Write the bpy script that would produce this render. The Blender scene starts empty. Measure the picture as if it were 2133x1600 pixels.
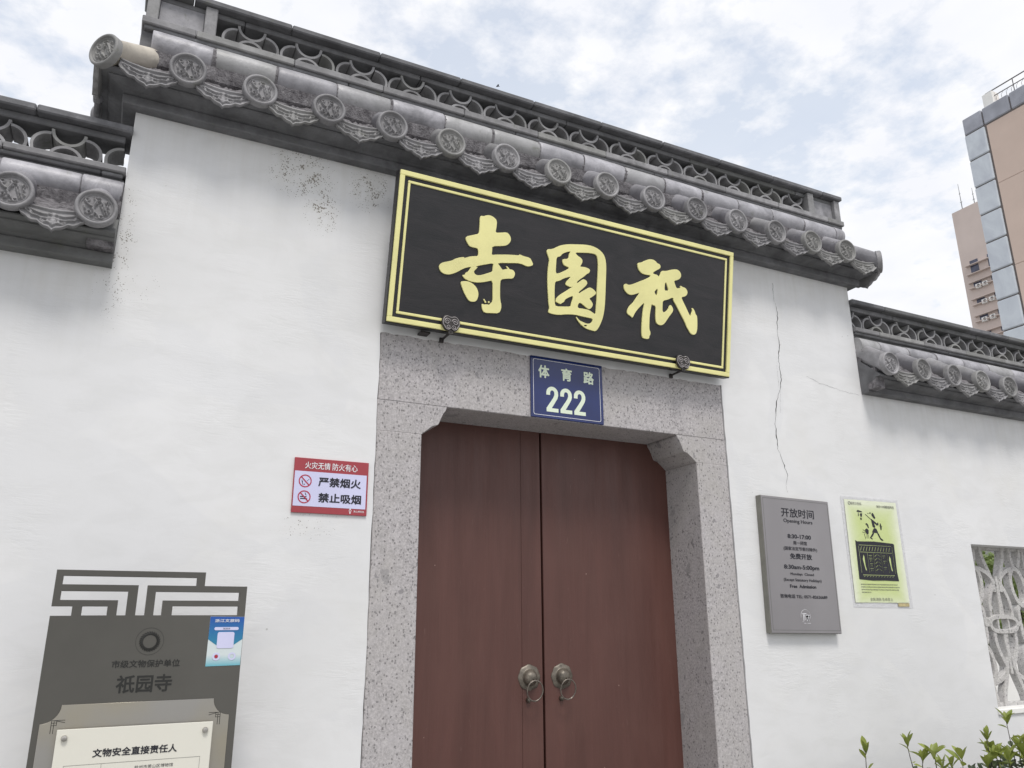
import bpy, math, random
from mathutils import Vector, Matrix
R = math.radians
sc = bpy.context.scene
random.seed(7)

# ------------------------------------------------------------------ camera
cam_d = bpy.data.cameras.new('camera')
cam = bpy.data.objects.new('camera', cam_d)
sc.collection.objects.link(cam)
_R = Vector((0.89528108, -0.44547587, -0.00479869))
_U = Vector((-0.12379394, -0.25910931, 0.95788174))
_F = Vector((0.42795659, 0.85697935, 0.28712287))
m = Matrix((( _R.x, _U.x, -_F.x), (_R.y, _U.y, -_F.y), (_R.z, _U.z, -_F.z))).to_4x4()
m.translation = Vector((-0.96091, -3.23446, 1.6))
cam.matrix_world = m
cam_d.sensor_fit = 'HORIZONTAL'
cam_d.sensor_width = 36.0
cam_d.lens = 36.0 * 1640.477 / 2133.0
cam_d.clip_start = 0.05
cam_d.clip_end = 2000
sc.camera = cam

# ------------------------------------------------------------------ sky and sun
SUN_EL, SUN_AZ = R(60), R(188)          # azimuth clockwise from +Y
world = bpy.data.worlds.new('World')
sc.world = world
world.use_nodes = True
nt = world.node_tree
nt.nodes.clear()
def N(t, typ, **kw):
    n = t.nodes.new(typ)
    for k, v in kw.items():
        if k.startswith('i_'):
            n.inputs[k[2:].replace('_', ' ')].default_value = v
        else:
            setattr(n, k, v)
    return n
wo = N(nt, 'ShaderNodeOutputWorld')
sky = N(nt, 'ShaderNodeTexSky', sky_type='NISHITA')
sky.sun_disc = False
sky.sun_elevation = SUN_EL
sky.sun_rotation = SUN_AZ
sky.air_density = 1.6
sky.dust_density = 0.3
bg1 = N(nt, 'ShaderNodeBackground'); bg1.inputs['Strength'].default_value = 0.15
nt.links.new(sky.outputs[0], bg1.inputs['Color'])
bg2 = N(nt, 'ShaderNodeBackground')
bg2.inputs['Strength'].default_value = 0.89
tc = N(nt, 'ShaderNodeTexCoord')
sep = N(nt, 'ShaderNodeSeparateXYZ'); nt.links.new(tc.outputs['Generated'], sep.inputs[0])
def M(op, a, b=None, c=None, t=nt, clamp=False):
    n = t.nodes.new('ShaderNodeMath'); n.operation = op; n.use_clamp = clamp
    for i, v in enumerate((a, b, c)):
        if v is None: continue
        if isinstance(v, (int, float)): n.inputs[i].default_value = v
        else: t.links.new(v, n.inputs[i])
    return n.outputs[0]
zz = M('ADD', M('MAXIMUM', sep.outputs[2], 0.0), 0.12)
cx = M('DIVIDE', sep.outputs[0], zz); cy = M('DIVIDE', sep.outputs[1], zz)
comb = N(nt, 'ShaderNodeCombineXYZ')
SKY_OFF = 2.6
cx = M('ADD', cx, SKY_OFF)
nt.links.new(cx, comb.inputs[0]); nt.links.new(cy, comb.inputs[1])
n1 = N(nt, 'ShaderNodeTexNoise', i_Scale=8.5, i_Detail=7.0, i_Roughness=0.60, i_Distortion=0.0)
nt.links.new(comb.outputs[0], n1.inputs['Vector'])
n2 = N(nt, 'ShaderNodeTexNoise', i_Scale=1.3, i_Detail=2.0, i_Roughness=0.5)
nt.links.new(comb.outputs[0], n2.inputs['Vector'])
dens = M('ADD', M('MULTIPLY', n1.outputs[0], 0.66), M('MULTIPLY', n2.outputs[0], 0.66))
ramp = N(nt, 'ShaderNodeValToRGB')
ramp.color_ramp.elements[0].position = 0.56; ramp.color_ramp.elements[0].color = (0.58, 0.58, 0.58, 1)
ramp.color_ramp.elements[1].position = 0.70; ramp.color_ramp.elements[1].color = (1, 1, 1, 1)
nt.links.new(dens, ramp.inputs[0])
# the cloud sheet thickens towards the horizon
hor = M('SUBTRACT', 1.0, M('MULTIPLY', sep.outputs[2], 1.75), clamp=True)
fac = M('ADD', ramp.outputs[0], M('MULTIPLY', hor, 0.50), clamp=True)
crp = N(nt, 'ShaderNodeValToRGB')
crp.color_ramp.elements[0].position = 0.35; crp.color_ramp.elements[0].color = (0.90, 0.915, 0.965, 1)
crp.color_ramp.elements[1].position = 0.60; crp.color_ramp.elements[1].color = (0.97, 0.975, 1.0, 1)
n3 = N(nt, 'ShaderNodeTexNoise', i_Scale=4.5, i_Detail=6.0, i_Roughness=0.55)
nt.links.new(comb.outputs[0], n3.inputs['Vector'])
nt.links.new(n3.outputs[0], crp.inputs[0])
nt.links.new(crp.outputs[0], bg2.inputs['Color'])
mixw = N(nt, 'ShaderNodeMixShader')
nt.links.new(fac, mixw.inputs[0]); nt.links.new(bg1.outputs[0], mixw.inputs[1]); nt.links.new(bg2.outputs[0], mixw.inputs[2])
nt.links.new(mixw.outputs[0], wo.inputs['Surface'])

sun_d = bpy.data.lights.new('sun', 'SUN')
sun_d.energy = 1.9
sun_d.angle = R(16)
sun_d.color = (1.0, 0.965, 0.92)
sun = bpy.data.objects.new('sun', sun_d)
sc.collection.objects.link(sun)
sdir = Vector((math.sin(SUN_AZ) * math.cos(SUN_EL), math.cos(SUN_AZ) * math.cos(SUN_EL), math.sin(SUN_EL)))
sun.rotation_euler = sdir.to_track_quat('Z', 'Y').to_euler()
sun.location = sdir * 30

sc.view_settings.view_transform = 'Standard'
sc.view_settings.look = 'None'
sc.view_settings.gamma = 1.0
sc.view_settings.exposure = 0.22
try: sc.view_settings.use_curve_mapping = False
except Exception: pass
sc.cycles.max_bounces = 6
sc.cycles.use_denoising = True

# ------------------------------------------------------------------ materials
MATS = {}
def base_mat(name, rough=0.8, spec=0.3, metal=0.0):
    ma = bpy.data.materials.new(name); ma.use_nodes = True
    t = ma.node_tree
    b = t.nodes['Principled BSDF']
    b.inputs['Roughness'].default_value = rough
    b.inputs['Specular IOR Level'].default_value = spec
    b.inputs['Metallic'].default_value = metal
    return ma, t, b
def rgb(c): return (c[0], c[1], c[2], 1)
def mixc(t, f, a, b, mode='MIX'):
    n = t.nodes.new('ShaderNodeMix'); n.data_type = 'RGBA'; n.blend_type = mode
    n.clamp_factor = True
    for i, v in ((0, f), (6, a), (7, b)):
        if isinstance(v, (int, float)): n.inputs[i].default_value = v
        elif isinstance(v, tuple): n.inputs[i].default_value = rgb(v)
        else: t.links.new(v, n.inputs[i])
    return n.outputs[2]
def noise(t, vec, scale, detail=4, rough=0.55, dist=0.0):
    n = t.nodes.new('ShaderNodeTexNoise')
    n.inputs['Scale'].default_value = scale; n.inputs['Detail'].default_value = detail
    n.inputs['Roughness'].default_value = rough; n.inputs['Distortion'].default_value = dist
    if vec is not None: t.links.new(vec, n.inputs['Vector'])
    return n.outputs[0]
def ramp2(t, v, p0, p1, c0=(0, 0, 0), c1=(1, 1, 1)):
    n = t.nodes.new('ShaderNodeValToRGB')
    n.color_ramp.elements[0].position = p0; n.color_ramp.elements[0].color = rgb(c0)
    n.color_ramp.elements[1].position = p1; n.color_ramp.elements[1].color = rgb(c1)
    t.links.new(v, n.inputs[0]); return n.outputs[0]
def objvec(t, scale=(1, 1, 1), rnd=False):
    tcn = t.nodes.new('ShaderNodeTexCoord'); mp = t.nodes.new('ShaderNodeMapping')
    mp.inputs['Scale'].default_value = scale
    t.links.new(tcn.outputs['Object'], mp.inputs[0])
    if rnd:
        oi = t.nodes.new('ShaderNodeObjectInfo')
        t.links.new(M('MULTIPLY', oi.outputs['Random'], 37.0, t=t), mp.inputs['Location'])
    return mp.outputs[0]
def bump(t, b, h, strength=0.3, dist=0.01):
    n = t.nodes.new('ShaderNodeBump'); n.inputs['Strength'].default_value = strength
    n.inputs['Distance'].default_value = dist
    t.links.new(h, n.inputs['Height']); t.links.new(n.outputs[0], b.inputs['Normal'])
def simple(name, c, rough=0.6, var=0.12, scale=12, bmp=0.0, spec=0.3, metal=0.0, bscale=80, rnd=False, c2=None, stretch=(1, 1, 1)):
    ma, t, b = base_mat(name, rough, spec, metal)
    v = objvec(t, stretch, rnd)
    n = noise(t, v, scale, 5)
    lo = c2 if c2 else tuple(x * (1 - var) for x in c)
    hi = c if c2 else tuple(min(1, x * (1 + var)) for x in c)
    t.links.new(mixc(t, ramp2(t, n, 0.35, 0.65), lo, hi), b.inputs['Base Color'])
    if bmp: bump(t, b, noise(t, v, bscale, 4), bmp, 0.004)
    MATS[name] = ma
    return ma

def plaster():
    ma, t, b = base_mat('white plaster', 0.9, 0.15)
    v = objvec(t)
    big = noise(t, v, 0.9, 4, 0.6, 0.3)
    col = mixc(t, ramp2(t, big, 0.35, 0.68), (0.692, 0.690, 0.686), (0.755, 0.753, 0.753))
    mid = noise(t, objvec(t, (1, 1, 2.2)), 5, 6, 0.62, 0.6)
    col = mixc(t, M('MULTIPLY', ramp2(t, mid, 0.44, 0.66), 0.32, t=t), col, (0.62, 0.618, 0.605))
    # faint yellowed repairs
    yl = noise(t, v, 2.2, 3, 0.5)
    col = mixc(t, M('MULTIPLY', ramp2(t, yl, 0.58, 0.78), 0.35, t=t), col, (0.69, 0.675, 0.63))
    # pinholes and chips all over
    vo = t.nodes.new('ShaderNodeTexVoronoi'); vo.inputs['Scale'].default_value = 14
    t.links.new(objvec(t, (1, 1, 1)), vo.inputs['Vector'])
    pick = noise(t, v, 6.5, 2)
    pin = M('MULTIPLY', M('LESS_THAN', vo.outputs['Distance'], 0.055, t=t), M('GREATER_THAN', pick, 0.62, t=t), t=t)
    col = mixc(t, M('MULTIPLY', pin, 0.6, t=t), col, (0.30, 0.29, 0.27))
    # mould specks: patches under the eave and grime next to the left end of the gate wall
    tcn = t.nodes.new('ShaderNodeTexCoord'); sp = t.nodes.new('ShaderNodeSeparateXYZ')
    t.links.new(tcn.outputs['Object'], sp.inputs[0])
    X, Z = sp.outputs[0], sp.outputs[2]
    def blob(x, z, rx, rz):
        a = M('DIVIDE', M('SUBTRACT', X, x, t=t), rx, t=t); c = M('DIVIDE', M('SUBTRACT', Z, z, t=t), rz, t=t)
        d = M('SQRT', M('ADD', M('MULTIPLY', a, a, t=t), M('MULTIPLY', c, c, t=t), t=t), t=t)
        return M('SUBTRACT', 1.0, d, t=t, clamp=True)
    # rain streaks and grime below the eaves
    stk = noise(t, objvec(t, (9, 1, 0.55)), 2.2, 5, 0.65, 0.3)
    hi_ = M('MULTIPLY', M('DIVIDE', M('SUBTRACT', Z, 3.05, t=t), 0.6, t=t, clamp=True), M('MULTIPLY', M('GREATER_THAN', X, -1.1, t=t), M('LESS_THAN', X, 3.075, t=t), t=t), t=t)
    lo_ = M('MULTIPLY', M('DIVIDE', M('SUBTRACT', Z, 2.45, t=t), 0.5, t=t, clamp=True), M('SUBTRACT', 1.0, M('MULTIPLY', M('GREATER_THAN', X, -1.1, t=t), M('LESS_THAN', X, 3.075, t=t), t=t), t=t), t=t)
    gz = M('MULTIPLY', M('ADD', hi_, lo_, t=t, clamp=True), ramp2(t, stk, 0.42, 0.68), t=t)
    col = mixc(t, M('MULTIPLY', gz, 0.24, t=t), col, (0.52, 0.50, 0.45))
    # patched areas, a slightly different white with soft borders
    pt = noise(t, objvec(t, (1, 1, 1.3)), 1.35, 3, 0.45, 1.4)
    col = mixc(t, M('MULTIPLY', ramp2(t, pt, 0.515, 0.545), 0.22, t=t), col, (0.635, 0.64, 0.655))
    masks = [blob(-0.40, 3.54, 0.19, 0.16), blob(-0.30, 3.40, 0.10, 0.17), blob(-0.09, 3.54, 0.13, 0.15),
             M('MULTIPLY', blob(-1.08, 3.02, 0.07, 0.40), 0.55, t=t), M('MULTIPLY', blob(-0.27, 1.97, 0.16, 0.08), 0.40, t=t),
             M('MULTIPLY', blob(-1.04, 2.87, 0.16, 0.10), 0.35, t=t)]
    mk = masks[0]
    for q in masks[1:]: mk = M('MAXIMUM', mk, q, t=t)
    v2 = t.nodes.new('ShaderNodeTexVoronoi'); v2.inputs['Scale'].default_value = 125
    t.links.new(objvec(t), v2.inputs['Vector'])
    cl = noise(t, v, 22, 4, 0.7)
    thr = M('MULTIPLY', M('MULTIPLY', M('POWER', mk, 0.6, t=t), 0.62, t=t), ramp2(t, cl, 0.38, 0.60), t=t)
    spk = M('LESS_THAN', v2.outputs['Distance'], thr, t=t)
    col = mixc(t, M('MULTIPLY', spk, 0.85, t=t), col, (0.13, 0.11, 0.09))
    col = mixc(t, M('MULTIPLY', M('MULTIPLY', mk, ramp2(t, cl, 0.35, 0.65), t=t), 0.30, t=t), col, (0.46, 0.43, 0.36))
    t.links.new(col, b.inputs['Base Color'])
    # trowel marks
    tr = noise(t, objvec(t, (1.0, 1, 5.0)), 9, 6, 0.65, 1.2)
    fine = noise(t, v, 60, 5, 0.6)
    mask = ramp2(t, noise(t, v, 2.6, 2), 0.48, 0.66)
    h = M('ADD', M('MULTIPLY', M('MULTIPLY', tr, mask, t=t), 1.0, t=t), M('MULTIPLY', fine, 0.12, t=t), t=t)
    h = M('ADD', h, M('MULTIPLY', big, 1.2, t=t), t=t)
    bump(t, b, h, 0.22, 0.009)
    MATS['plaster'] = ma
plaster()

def tile_mat(name, c, rough=0.62, lift=0.35):
    """grey fired clay with lime bloom and soot"""
    ma, t, b = base_mat(name, rough, 0.35)
    v = objvec(t, (1, 1, 1), True)
    n = noise(t, v, 9, 6, 0.65, 0.4)
    dark = tuple(x * 0.62 for x in c); light = tuple(min(1, x * 1.28 + 0.015) for x in c)
    col = mixc(t, ramp2(t, n, 0.34, 0.66), dark, light)
    n2_ = noise(t, v, 3.0, 4, 0.6, 0.8)
    col = mixc(t, M('MULTIPLY', ramp2(t, n2_, 0.5, 0.72), lift, t=t), col, tuple(min(1, x * 1.9) for x in c))
    n3_ = noise(t, v, 85, 3, 0.6)
    col = mixc(t, M('MULTIPLY', ramp2(t, n3_, 0.56, 0.75), 0.35, t=t), col, tuple(x * 0.5 for x in c))
    oi = t.nodes.new('ShaderNodeObjectInfo')
    col = mixc(t, M('MULTIPLY', oi.outputs['Random'], 0.50, t=t), col, tuple(x * 0.62 for x in c))
    r2 = M('FRACT', M('MULTIPLY', oi.outputs['Random'], 17.3, t=t), t=t)
    col = mixc(t, M('MULTIPLY', ramp2(t, r2, 0.6, 0.95), 0.32, t=t), col, (c[0] * .95, c[1] * .98, c[2] * .82))
    ms = noise(t, v, 14, 5, 0.7, 0.5)
    col = mixc(t, M('MULTIPLY', ramp2(t, ms, 0.60, 0.72), 0.45, t=t), col, (0.13, 0.135, 0.095))
    t.links.new(col, b.inputs['Base Color'])
    bump(t, b, M('ADD', noise(t, v, 55, 5, 0.65), M('MULTIPLY', n, 0.8, t=t), t=t), 0.35, 0.004)
    MATS[name] = ma
tile_mat('clay', (0.285, 0.28, 0.295))
tile_mat('clay_face', (0.275, 0.268, 0.276), 0.55, 0.15)
tile_mat('clay_tube', (0.385, 0.377, 0.40), 0.42, 0.4)
tile_mat('clay_cornice', (0.165, 0.165, 0.172), 0.75, 0.12)
tile_mat('clay_slab', (0.15, 0.15, 0.158), 0.7, 0.12)
tile_mat('clay_ledge', (0.27, 0.266, 0.272), 0.75, 0.25)
tile_mat('clay_green', (0.20, 0.205, 0.185), 0.72, 0.15)

def mortar():
    ma, t, b = base_mat('rough mortar', 0.95, 0.1)
    v = objvec(t, (1, 1, 1), True)
    n = noise(t, v, 24, 8, 0.78, 0.4)
    col = mixc(t, ramp2(t, n, 0.36, 0.64), (0.10, 0.094, 0.10), (0.34, 0.325, 0.335))
    t.links.new(col, b.inputs['Base Color'])
    bump(t, b, M('ADD', n, noise(t, v, 130, 4, 0.7), t=t), 0.9, 0.012)
    MATS['mortar'] = ma
mortar()

def stone(name='stone', base=(0.455, 0.43, 0.432)):
    ma, t, b = base_mat('speckled grey stone ' + name, 0.85, 0.2)
    v = objvec(t)
    n = noise(t, v, 120, 6, 0.8)
    col = mixc(t, ramp2(t, n, 0.40, 0.60), tuple(x * 0.66 for x in base), tuple(x * 1.22 for x in base))
    big = noise(t, v, 2.4, 5, 0.65, 0.5)
    col = mixc(t, M('MULTIPLY', ramp2(t, big, 0.42, 0.66), 0.55, t=t), col, (0.42, 0.40, 0.375))
    mid = noise(t, v, 11, 4, 0.6, 0.6)
    col = mixc(t, M('MULTIPLY', ramp2(t, mid, 0.48, 0.68), 0.40, t=t), col, (0.50, 0.475, 0.48))
    mid2 = noise(t, objvec(t, (1, 1, .6)), 5, 5, 0.7, 0.3)
    col = mixc(t, M('MULTIPLY', ramp2(t, mid2, 0.56, 0.74), 0.40, t=t), col, (0.345, 0.325, 0.325))
    oi = t.nodes.new('ShaderNodeObjectInfo')
    col = mixc(t, M('MULTIPLY', oi.outputs['Random'], 0.22, t=t), col, (0.42, 0.40, 0.395))
    for s, th, pk, dk, am in ((20, 0.42, 0.88, (0.22, 0.21, 0.215), .7), (48, 0.38, 0.76, (0.17, 0.165, 0.165), .65), (9, 0.34, 0.90, (0.27, 0.26, 0.26), .6), (30, 0.36, 0.80, (0.56, 0.54, 0.52), .45), (95, .45, .62, (.10, .095, .095), .6)):
        vo = t.nodes.new('ShaderNodeTexVoronoi'); vo.inputs['Scale'].default_value = s
        wv = objvec(t, (1.0, 1, 0.8))
        dn = t.nodes.new('ShaderNodeTexNoise'); dn.inputs['Scale'].default_value = s * 2.2
        t.links.new(wv, dn.inputs['Vector'])
        ad = t.nodes.new('ShaderNodeVectorMath'); ad.operation = 'MULTIPLY_ADD'
        t.links.new(dn.outputs['Color'], ad.inputs[0]); ad.inputs[1].default_value = (0.7 / s,) * 3
        t.links.new(wv, ad.inputs[2]); t.links.new(ad.outputs[0], vo.inputs['Vector'])
        sepc = t.nodes.new('ShaderNodeSeparateColor'); t.links.new(vo.outputs['Color'], sepc.inputs[0])
        size = M('MULTIPLY', sepc.outputs[1], th, t=t)
        f = M('MULTIPLY', M('LESS_THAN', vo.outputs['Distance'], size, t=t), M('GREATER_THAN', sepc.outputs[0], pk, t=t), t=t)
        col = mixc(t, M('MULTIPLY', f, am, t=t), col, dk)
    t.links.new(col, b.inputs['Base Color'])
    bump(t, b, M('ADD', n, M('MULTIPLY', mid, .8, t=t), t=t), 0.4, 0.004)
    MATS[name] = ma
stone()
stone('lattice_stone', (0.56, 0.55, 0.53))

def door_mat():
    ma, t, b = base_mat('brown red door paint', 0.42, 0.4)
    v = objvec(t, (5, 1, 0.5))
    n = noise(t, v, 2.2, 6, 0.6, 0.4)
    col = mixc(t, ramp2(t, n, 0.32, 0.7), (0.084, 0.036, 0.029), (0.112, 0.049, 0.040))
    g = noise(t, objvec(t, (60, 1, 1.2)), 2.5, 5, 0.6)
    col = mixc(t, M('MULTIPLY', ramp2(t, g, 0.45, 0.75), 0.10, t=t), col, (0.13, 0.075, 0.062))
    f = noise(t, objvec(t, (1, 1, 1)), 2.0, 3)
    col = mixc(t, M('MULTIPLY', ramp2(t, f, 0.5, 0.75), 0.35, t=t), col, (0.132, 0.066, 0.052))
    # nicks and scuffs through the paint
    vo = t.nodes.new('ShaderNodeTexVoronoi'); vo.inputs['Scale'].default_value = 17
    t.links.new(objvec(t, (1, 1, .8)), vo.inputs['Vector'])
    pk = noise(t, objvec(t), 5.5, 2)
    nk = M('MULTIPLY', M('LESS_THAN', vo.outputs['Distance'], 0.05, t=t), M('GREATER_THAN', pk, 0.60, t=t), t=t)
    col = mixc(t, M('MULTIPLY', nk, 0.7, t=t), col, (0.30, 0.20, 0.17))
    sc_ = noise(t, objvec(t, (14, 1, 2.2)), 6, 4, 0.7, 1.5)
    col = mixc(t, M('MULTIPLY', ramp2(t, sc_, 0.64, 0.74), 0.28, t=t), col, (0.20, 0.12, 0.10))
    t.links.new(col, b.inputs['Base Color'])
    t.links.new(ramp2(t, noise(t, v, 5, 4), 0.3, 0.7, (0.36,) * 3, (0.52,) * 3), b.inputs['Roughness'])
    bump(t, b, M('ADD', g, M('MULTIPLY', noise(t, v, 1.4, 3), 1.5, t=t), t=t), 0.12, 0.003)
    MATS['door'] = ma
door_mat()

def black_lacquer():
    ma, t, b = base_mat('black lacquer', 0.42, 0.45)
    v = objvec(t, (1, 1, 3))
    n = noise(t, v, 4, 6, 0.65, 0.8)
    col = mixc(t, ramp2(t, n, 0.35, 0.7), (0.012, 0.012, 0.0135), (0.026, 0.023, 0.025))
    t.links.new(col, b.inputs['Base Color'])
    bump(t, b, M('ADD', n, M('MULTIPLY', noise(t, objvec(t, (3, 1, 26)), 6, 5, 0.7, 1.0), 0.6, t=t), t=t), 0.22, 0.006)
    MATS['lacquer'] = ma
black_lacquer()
simple('gold', (0.84, 0.79, 0.36), 0.42, 0.07, 5, 0.16, 0.4, 0.0, 60)
simple('gold_dark', (0.50, 0.40, 0.11), 0.55, 0.2, 20, 0.2)
simple('iron', (0.055, 0.05, 0.047), 0.5, 0.3, 40, 0.2, 0.5, 0.5)
simple('iron_edge', (0.42, 0.39, 0.39), 0.5, 0.25, 60, 0.2, 0.5, 0.3)
simple('brass_old', (0.155, 0.135, 0.11), 0.45, 0.35, 30, 0.3, 0.5, 0.45)
simple('ring_bronze', (0.20, 0.175, 0.15), 0.35, 0.3, 60, 0.2, 0.5, 0.7)
simple('blue_enamel', (0.012, 0.024, 0.115), 0.12, 0.12, 5, 0.0, 0.6)
simple('pale_paint', (0.72, 0.80, 0.64), 0.5, 0.03, 10)
simple('line_white', (0.82, 0.82, 0.84), 0.5, 0.02, 10)
simple('sign_red', (0.34, 0.05, 0.062), 0.35, 0.05, 8, 0, 0.4)
simple('sign_lilac', (0.60, 0.60, 0.80), 0.35, 0.03, 4, 0, 0.4)
simple('print_red', (0.40, 0.03, 0.06), 0.5, 0.05)
simple('print_black', (0.022, 0.022, 0.03), 0.5, 0.1)
simple('print_white', (0.80, 0.80, 0.82), 0.5, 0.02)
simple('print_grey', (0.16, 0.16, 0.15), 0.5, 0.1)
def brushed():
    ma, t, b = base_mat('grey anodised sign sheet', 0.38, 0.5, 0.35)
    v = objvec(t, (0.6, 1, 0.25))
    n = noise(t, v, 3, 3)
    t.links.new(mixc(t, ramp2(t, n, 0.3, 0.7), (0.225, 0.212, 0.218), (0.31, 0.297, 0.303)), b.inputs['Base Color'])
    bump(t, b, noise(t, objvec(t, (2, 1, 120)), 8, 3), 0.05, 0.002)
    MATS['brushed'] = ma
brushed()
simple('sign_side', (0.20, 0.195, 0.17), 0.5, 0.1)
simple('stele_grey', (0.094, 0.090, 0.080), 0.45, 0.10, 2.5, 0.03, 0.4, 0.2, 200)
simple('stele_text', (0.028, 0.028, 0.026), 0.6, 0.05)
def warm_reflect_panel():
    ma, t, b = base_mat('satin metal plate', 0.36, 0.5, 0.8)
    v = objvec(t)
    n = noise(t, v, 3.2, 3)
    col = mixc(t, ramp2(t, n, 0.40, 0.62), (0.40, 0.385, 0.36), (0.42, 0.385, 0.31))  # yellower blotches paint a warm reflection into the metal's colour
    t.links.new(col, b.inputs['Base Color'])
    bump(t, b, noise(t, objvec(t, (1, 1, 90)), 6, 3), 0.06, 0.002)
    MATS['warm_reflect_panel'] = ma
warm_reflect_panel()
simple('notice_cream', (0.70, 0.68, 0.60), 0.25, 0.015, 3, 0, 0.5)
simple('screw_steel', (0.42, 0.40, 0.37), 0.35, 0.2, 60, 0.2, 0.5, 0.9)
def sticker():
    ma, t, b = base_mat('blue sticker print', 0.3, 0.4)
    tcn = t.nodes.new('ShaderNodeTexCoord'); sp = t.nodes.new('ShaderNodeSeparateXYZ')
    t.links.new(tcn.outputs['Object'], sp.inputs[0])
    f = M('DIVIDE', M('SUBTRACT', sp.outputs[2], 1.524, t=t), 0.092, t=t, clamp=True)
    t.links.new(mixc(t, f, (0.03, 0.22, 0.34), (0.02, 0.085, 0.36)), b.inputs['Base Color'])
    MATS['sticker_blue'] = ma
    ma, t, b = base_mat('pale sticker print', 0.3, 0.4)
    tcn = t.nodes.new('ShaderNodeTexCoord'); sp = t.nodes.new('ShaderNodeSeparateXYZ')
    t.links.new(tcn.outputs['Object'], sp.inputs[0])
    f = M('DIVIDE', M('SUBTRACT', sp.outputs[2], 1.458, t=t), 0.035, t=t, clamp=True)
    t.links.new(mixc(t, f, (0.14, 0.42, 0.50), (0.60, 0.66, 0.66)), b.inputs['Base Color'])
    MATS['sticker_pale'] = ma
sticker()
def poster():
    ma, t, b = base_mat('yellow green poster print', 0.4, 0.4)
    tcn = t.nodes.new('ShaderNodeTexCoord'); sp = t.nodes.new('ShaderNodeSeparateXYZ')
    t.links.new(tcn.outputs['Object'], sp.inputs[0])
    ax = M('ABSOLUTE', M('DIVIDE', M('SUBTRACT', sp.outputs[0], 3.012, t=t), 0.222, t=t), t=t)
    az = M('ABSOLUTE', M('DIVIDE', M('SUBTRACT', sp.outputs[2], 1.955, t=t), 0.30, t=t), t=t)
    e = M('MAXIMUM', M('POWER', ax, 3.0, t=t), M('POWER', az, 5.0, t=t), t=t)
    e = M('ADD', e, M('MULTIPLY', M('SUBTRACT', noise(t, objvec(t), 9, 3), 0.5, t=t), 0.25, t=t), t=t, clamp=True)
    f = ramp2(t, e, 0.12, 0.85)
    t.links.new(mixc(t, f, (0.55, 0.63, 0.27), (0.72, 0.75, 0.58)), b.inputs['Base Color'])
    bump(t, b, noise(t, objvec(t), 14, 4, 0.6, 1.5), 0.3, 0.008)
    MATS['poster'] = ma
    ma, t, b = base_mat('clear tape film', 0.18, 0.5)
    b.inputs['Base Color'].default_value = (0.74, 0.74, 0.75, 1)
    b.inputs['Alpha'].default_value = 0.72
    bump(t, b, noise(t, objvec(t), 22, 5, 0.6, 2.0), 0.5, 0.01)
    MATS['film'] = ma
poster()
simple('tape_brown', (0.50, 0.42, 0.22), 0.4, 0.2, 30)
simple('concrete_ground', (0.30, 0.30, 0.29), 0.9, 0.12, 2.5, 0.3, 0.2)
simple('soil', (0.10, 0.075, 0.05), 0.95, 0.3, 12, 0.6, 0.1)
simple('bld_orange', (0.60, 0.48, 0.41), 0.85, 0.05, 0.35, 0.1, 0.2)  # paler and less saturated: distance haze is mixed into the tower colour
simple('bld_pink', (0.56, 0.48, 0.44), 0.9, 0.05, 0.3, 0.1, 0.2)  # haze put into this wall colour too
simple('bld_joint', (0.16, 0.14, 0.13), 0.9, 0.1)
def facade_panel():
    ma, t, b = base_mat('grey aluminium facade panel', 0.45, 0.4)
    v = objvec(t, (1, 1.1, 0.6), True)
    n = noise(t, v, 1.1, 4, 0.6, 0.5)
    t.links.new(mixc(t, ramp2(t, n, 0.40, 0.72), (0.58, 0.62, 0.66), (0.46, 0.49, 0.54)), b.inputs['Base Color'])
    MATS['facade'] = ma
facade_panel()
simple('roof_panel', (0.33, 0.34, 0.38), 0.5, 0.2, 0.8)
simple('rail_metal', (0.12, 0.115, 0.115), 0.5, 0.1)
simple('window_dark', (0.055, 0.06, 0.10), 0.15, 0.3, 1.2, 0, 0.6)
simple('ac_white', (0.70, 0.69, 0.67), 0.6, 0.05)
simple('ac_dark', (0.12, 0.12, 0.12), 0.6, 0.1)
simple('white_stucco', (0.78, 0.77, 0.74), 0.9, 0.04, 3, 0.1)
simple('bark', (0.055, 0.042, 0.035), 0.8, 0.3, 60, 0.3)
simple('void_dark', (0.012, 0.011, 0.011), 0.9, 0.1)
simple('cream_lime', (0.62, 0.57, 0.49), 0.85, 0.1, 14, 0.3)
simple('bird_dark', (0.03, 0.028, 0.03), 0.7, 0.1)
def leaf_mat(name, lo, hi):
    ma, t, b = base_mat(name, 0.42, 0.45)
    oi = t.nodes.new('ShaderNodeObjectInfo')
    v = objvec(t, (1, 1, 1), True)
    f = M('ADD', M('MULTIPLY', oi.outputs['Random'], 0.7, t=t), M('MULTIPLY', noise(t, v, 9, 3), 0.4, t=t), t=t)
    t.links.new(mixc(t, f, lo, hi), b.inputs['Base Color'])
    b.inputs['Subsurface Weight'].default_value = 0.0
    try:
        b.inputs['Transmission Weight'].default_value = 0.0
    except Exception: pass
    tr = t.nodes.new('ShaderNodeBsdfTranslucent'); tr.inputs[0].default_value = rgb(tuple(x * 1.3 for x in hi))
    mx = t.nodes.new('ShaderNodeMixShader'); mx.inputs[0].default_value = 0.25
    out = t.nodes['Material Output']
    t.links.new(b.outputs[0], mx.inputs[1]); t.links.new(tr.outputs[0], mx.inputs[2]); t.links.new(mx.outputs[0], out.inputs[0])
    MATS[name] = ma
leaf_mat('leaf_young', (0.15, 0.20, 0.035), (0.30, 0.34, 0.08))
leaf_mat('leaf_old', (0.07, 0.10, 0.055), (0.13, 0.16, 0.08))
leaf_mat('leaf_far', (0.07, 0.11, 0.03), (0.20, 0.26, 0.08))

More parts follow.
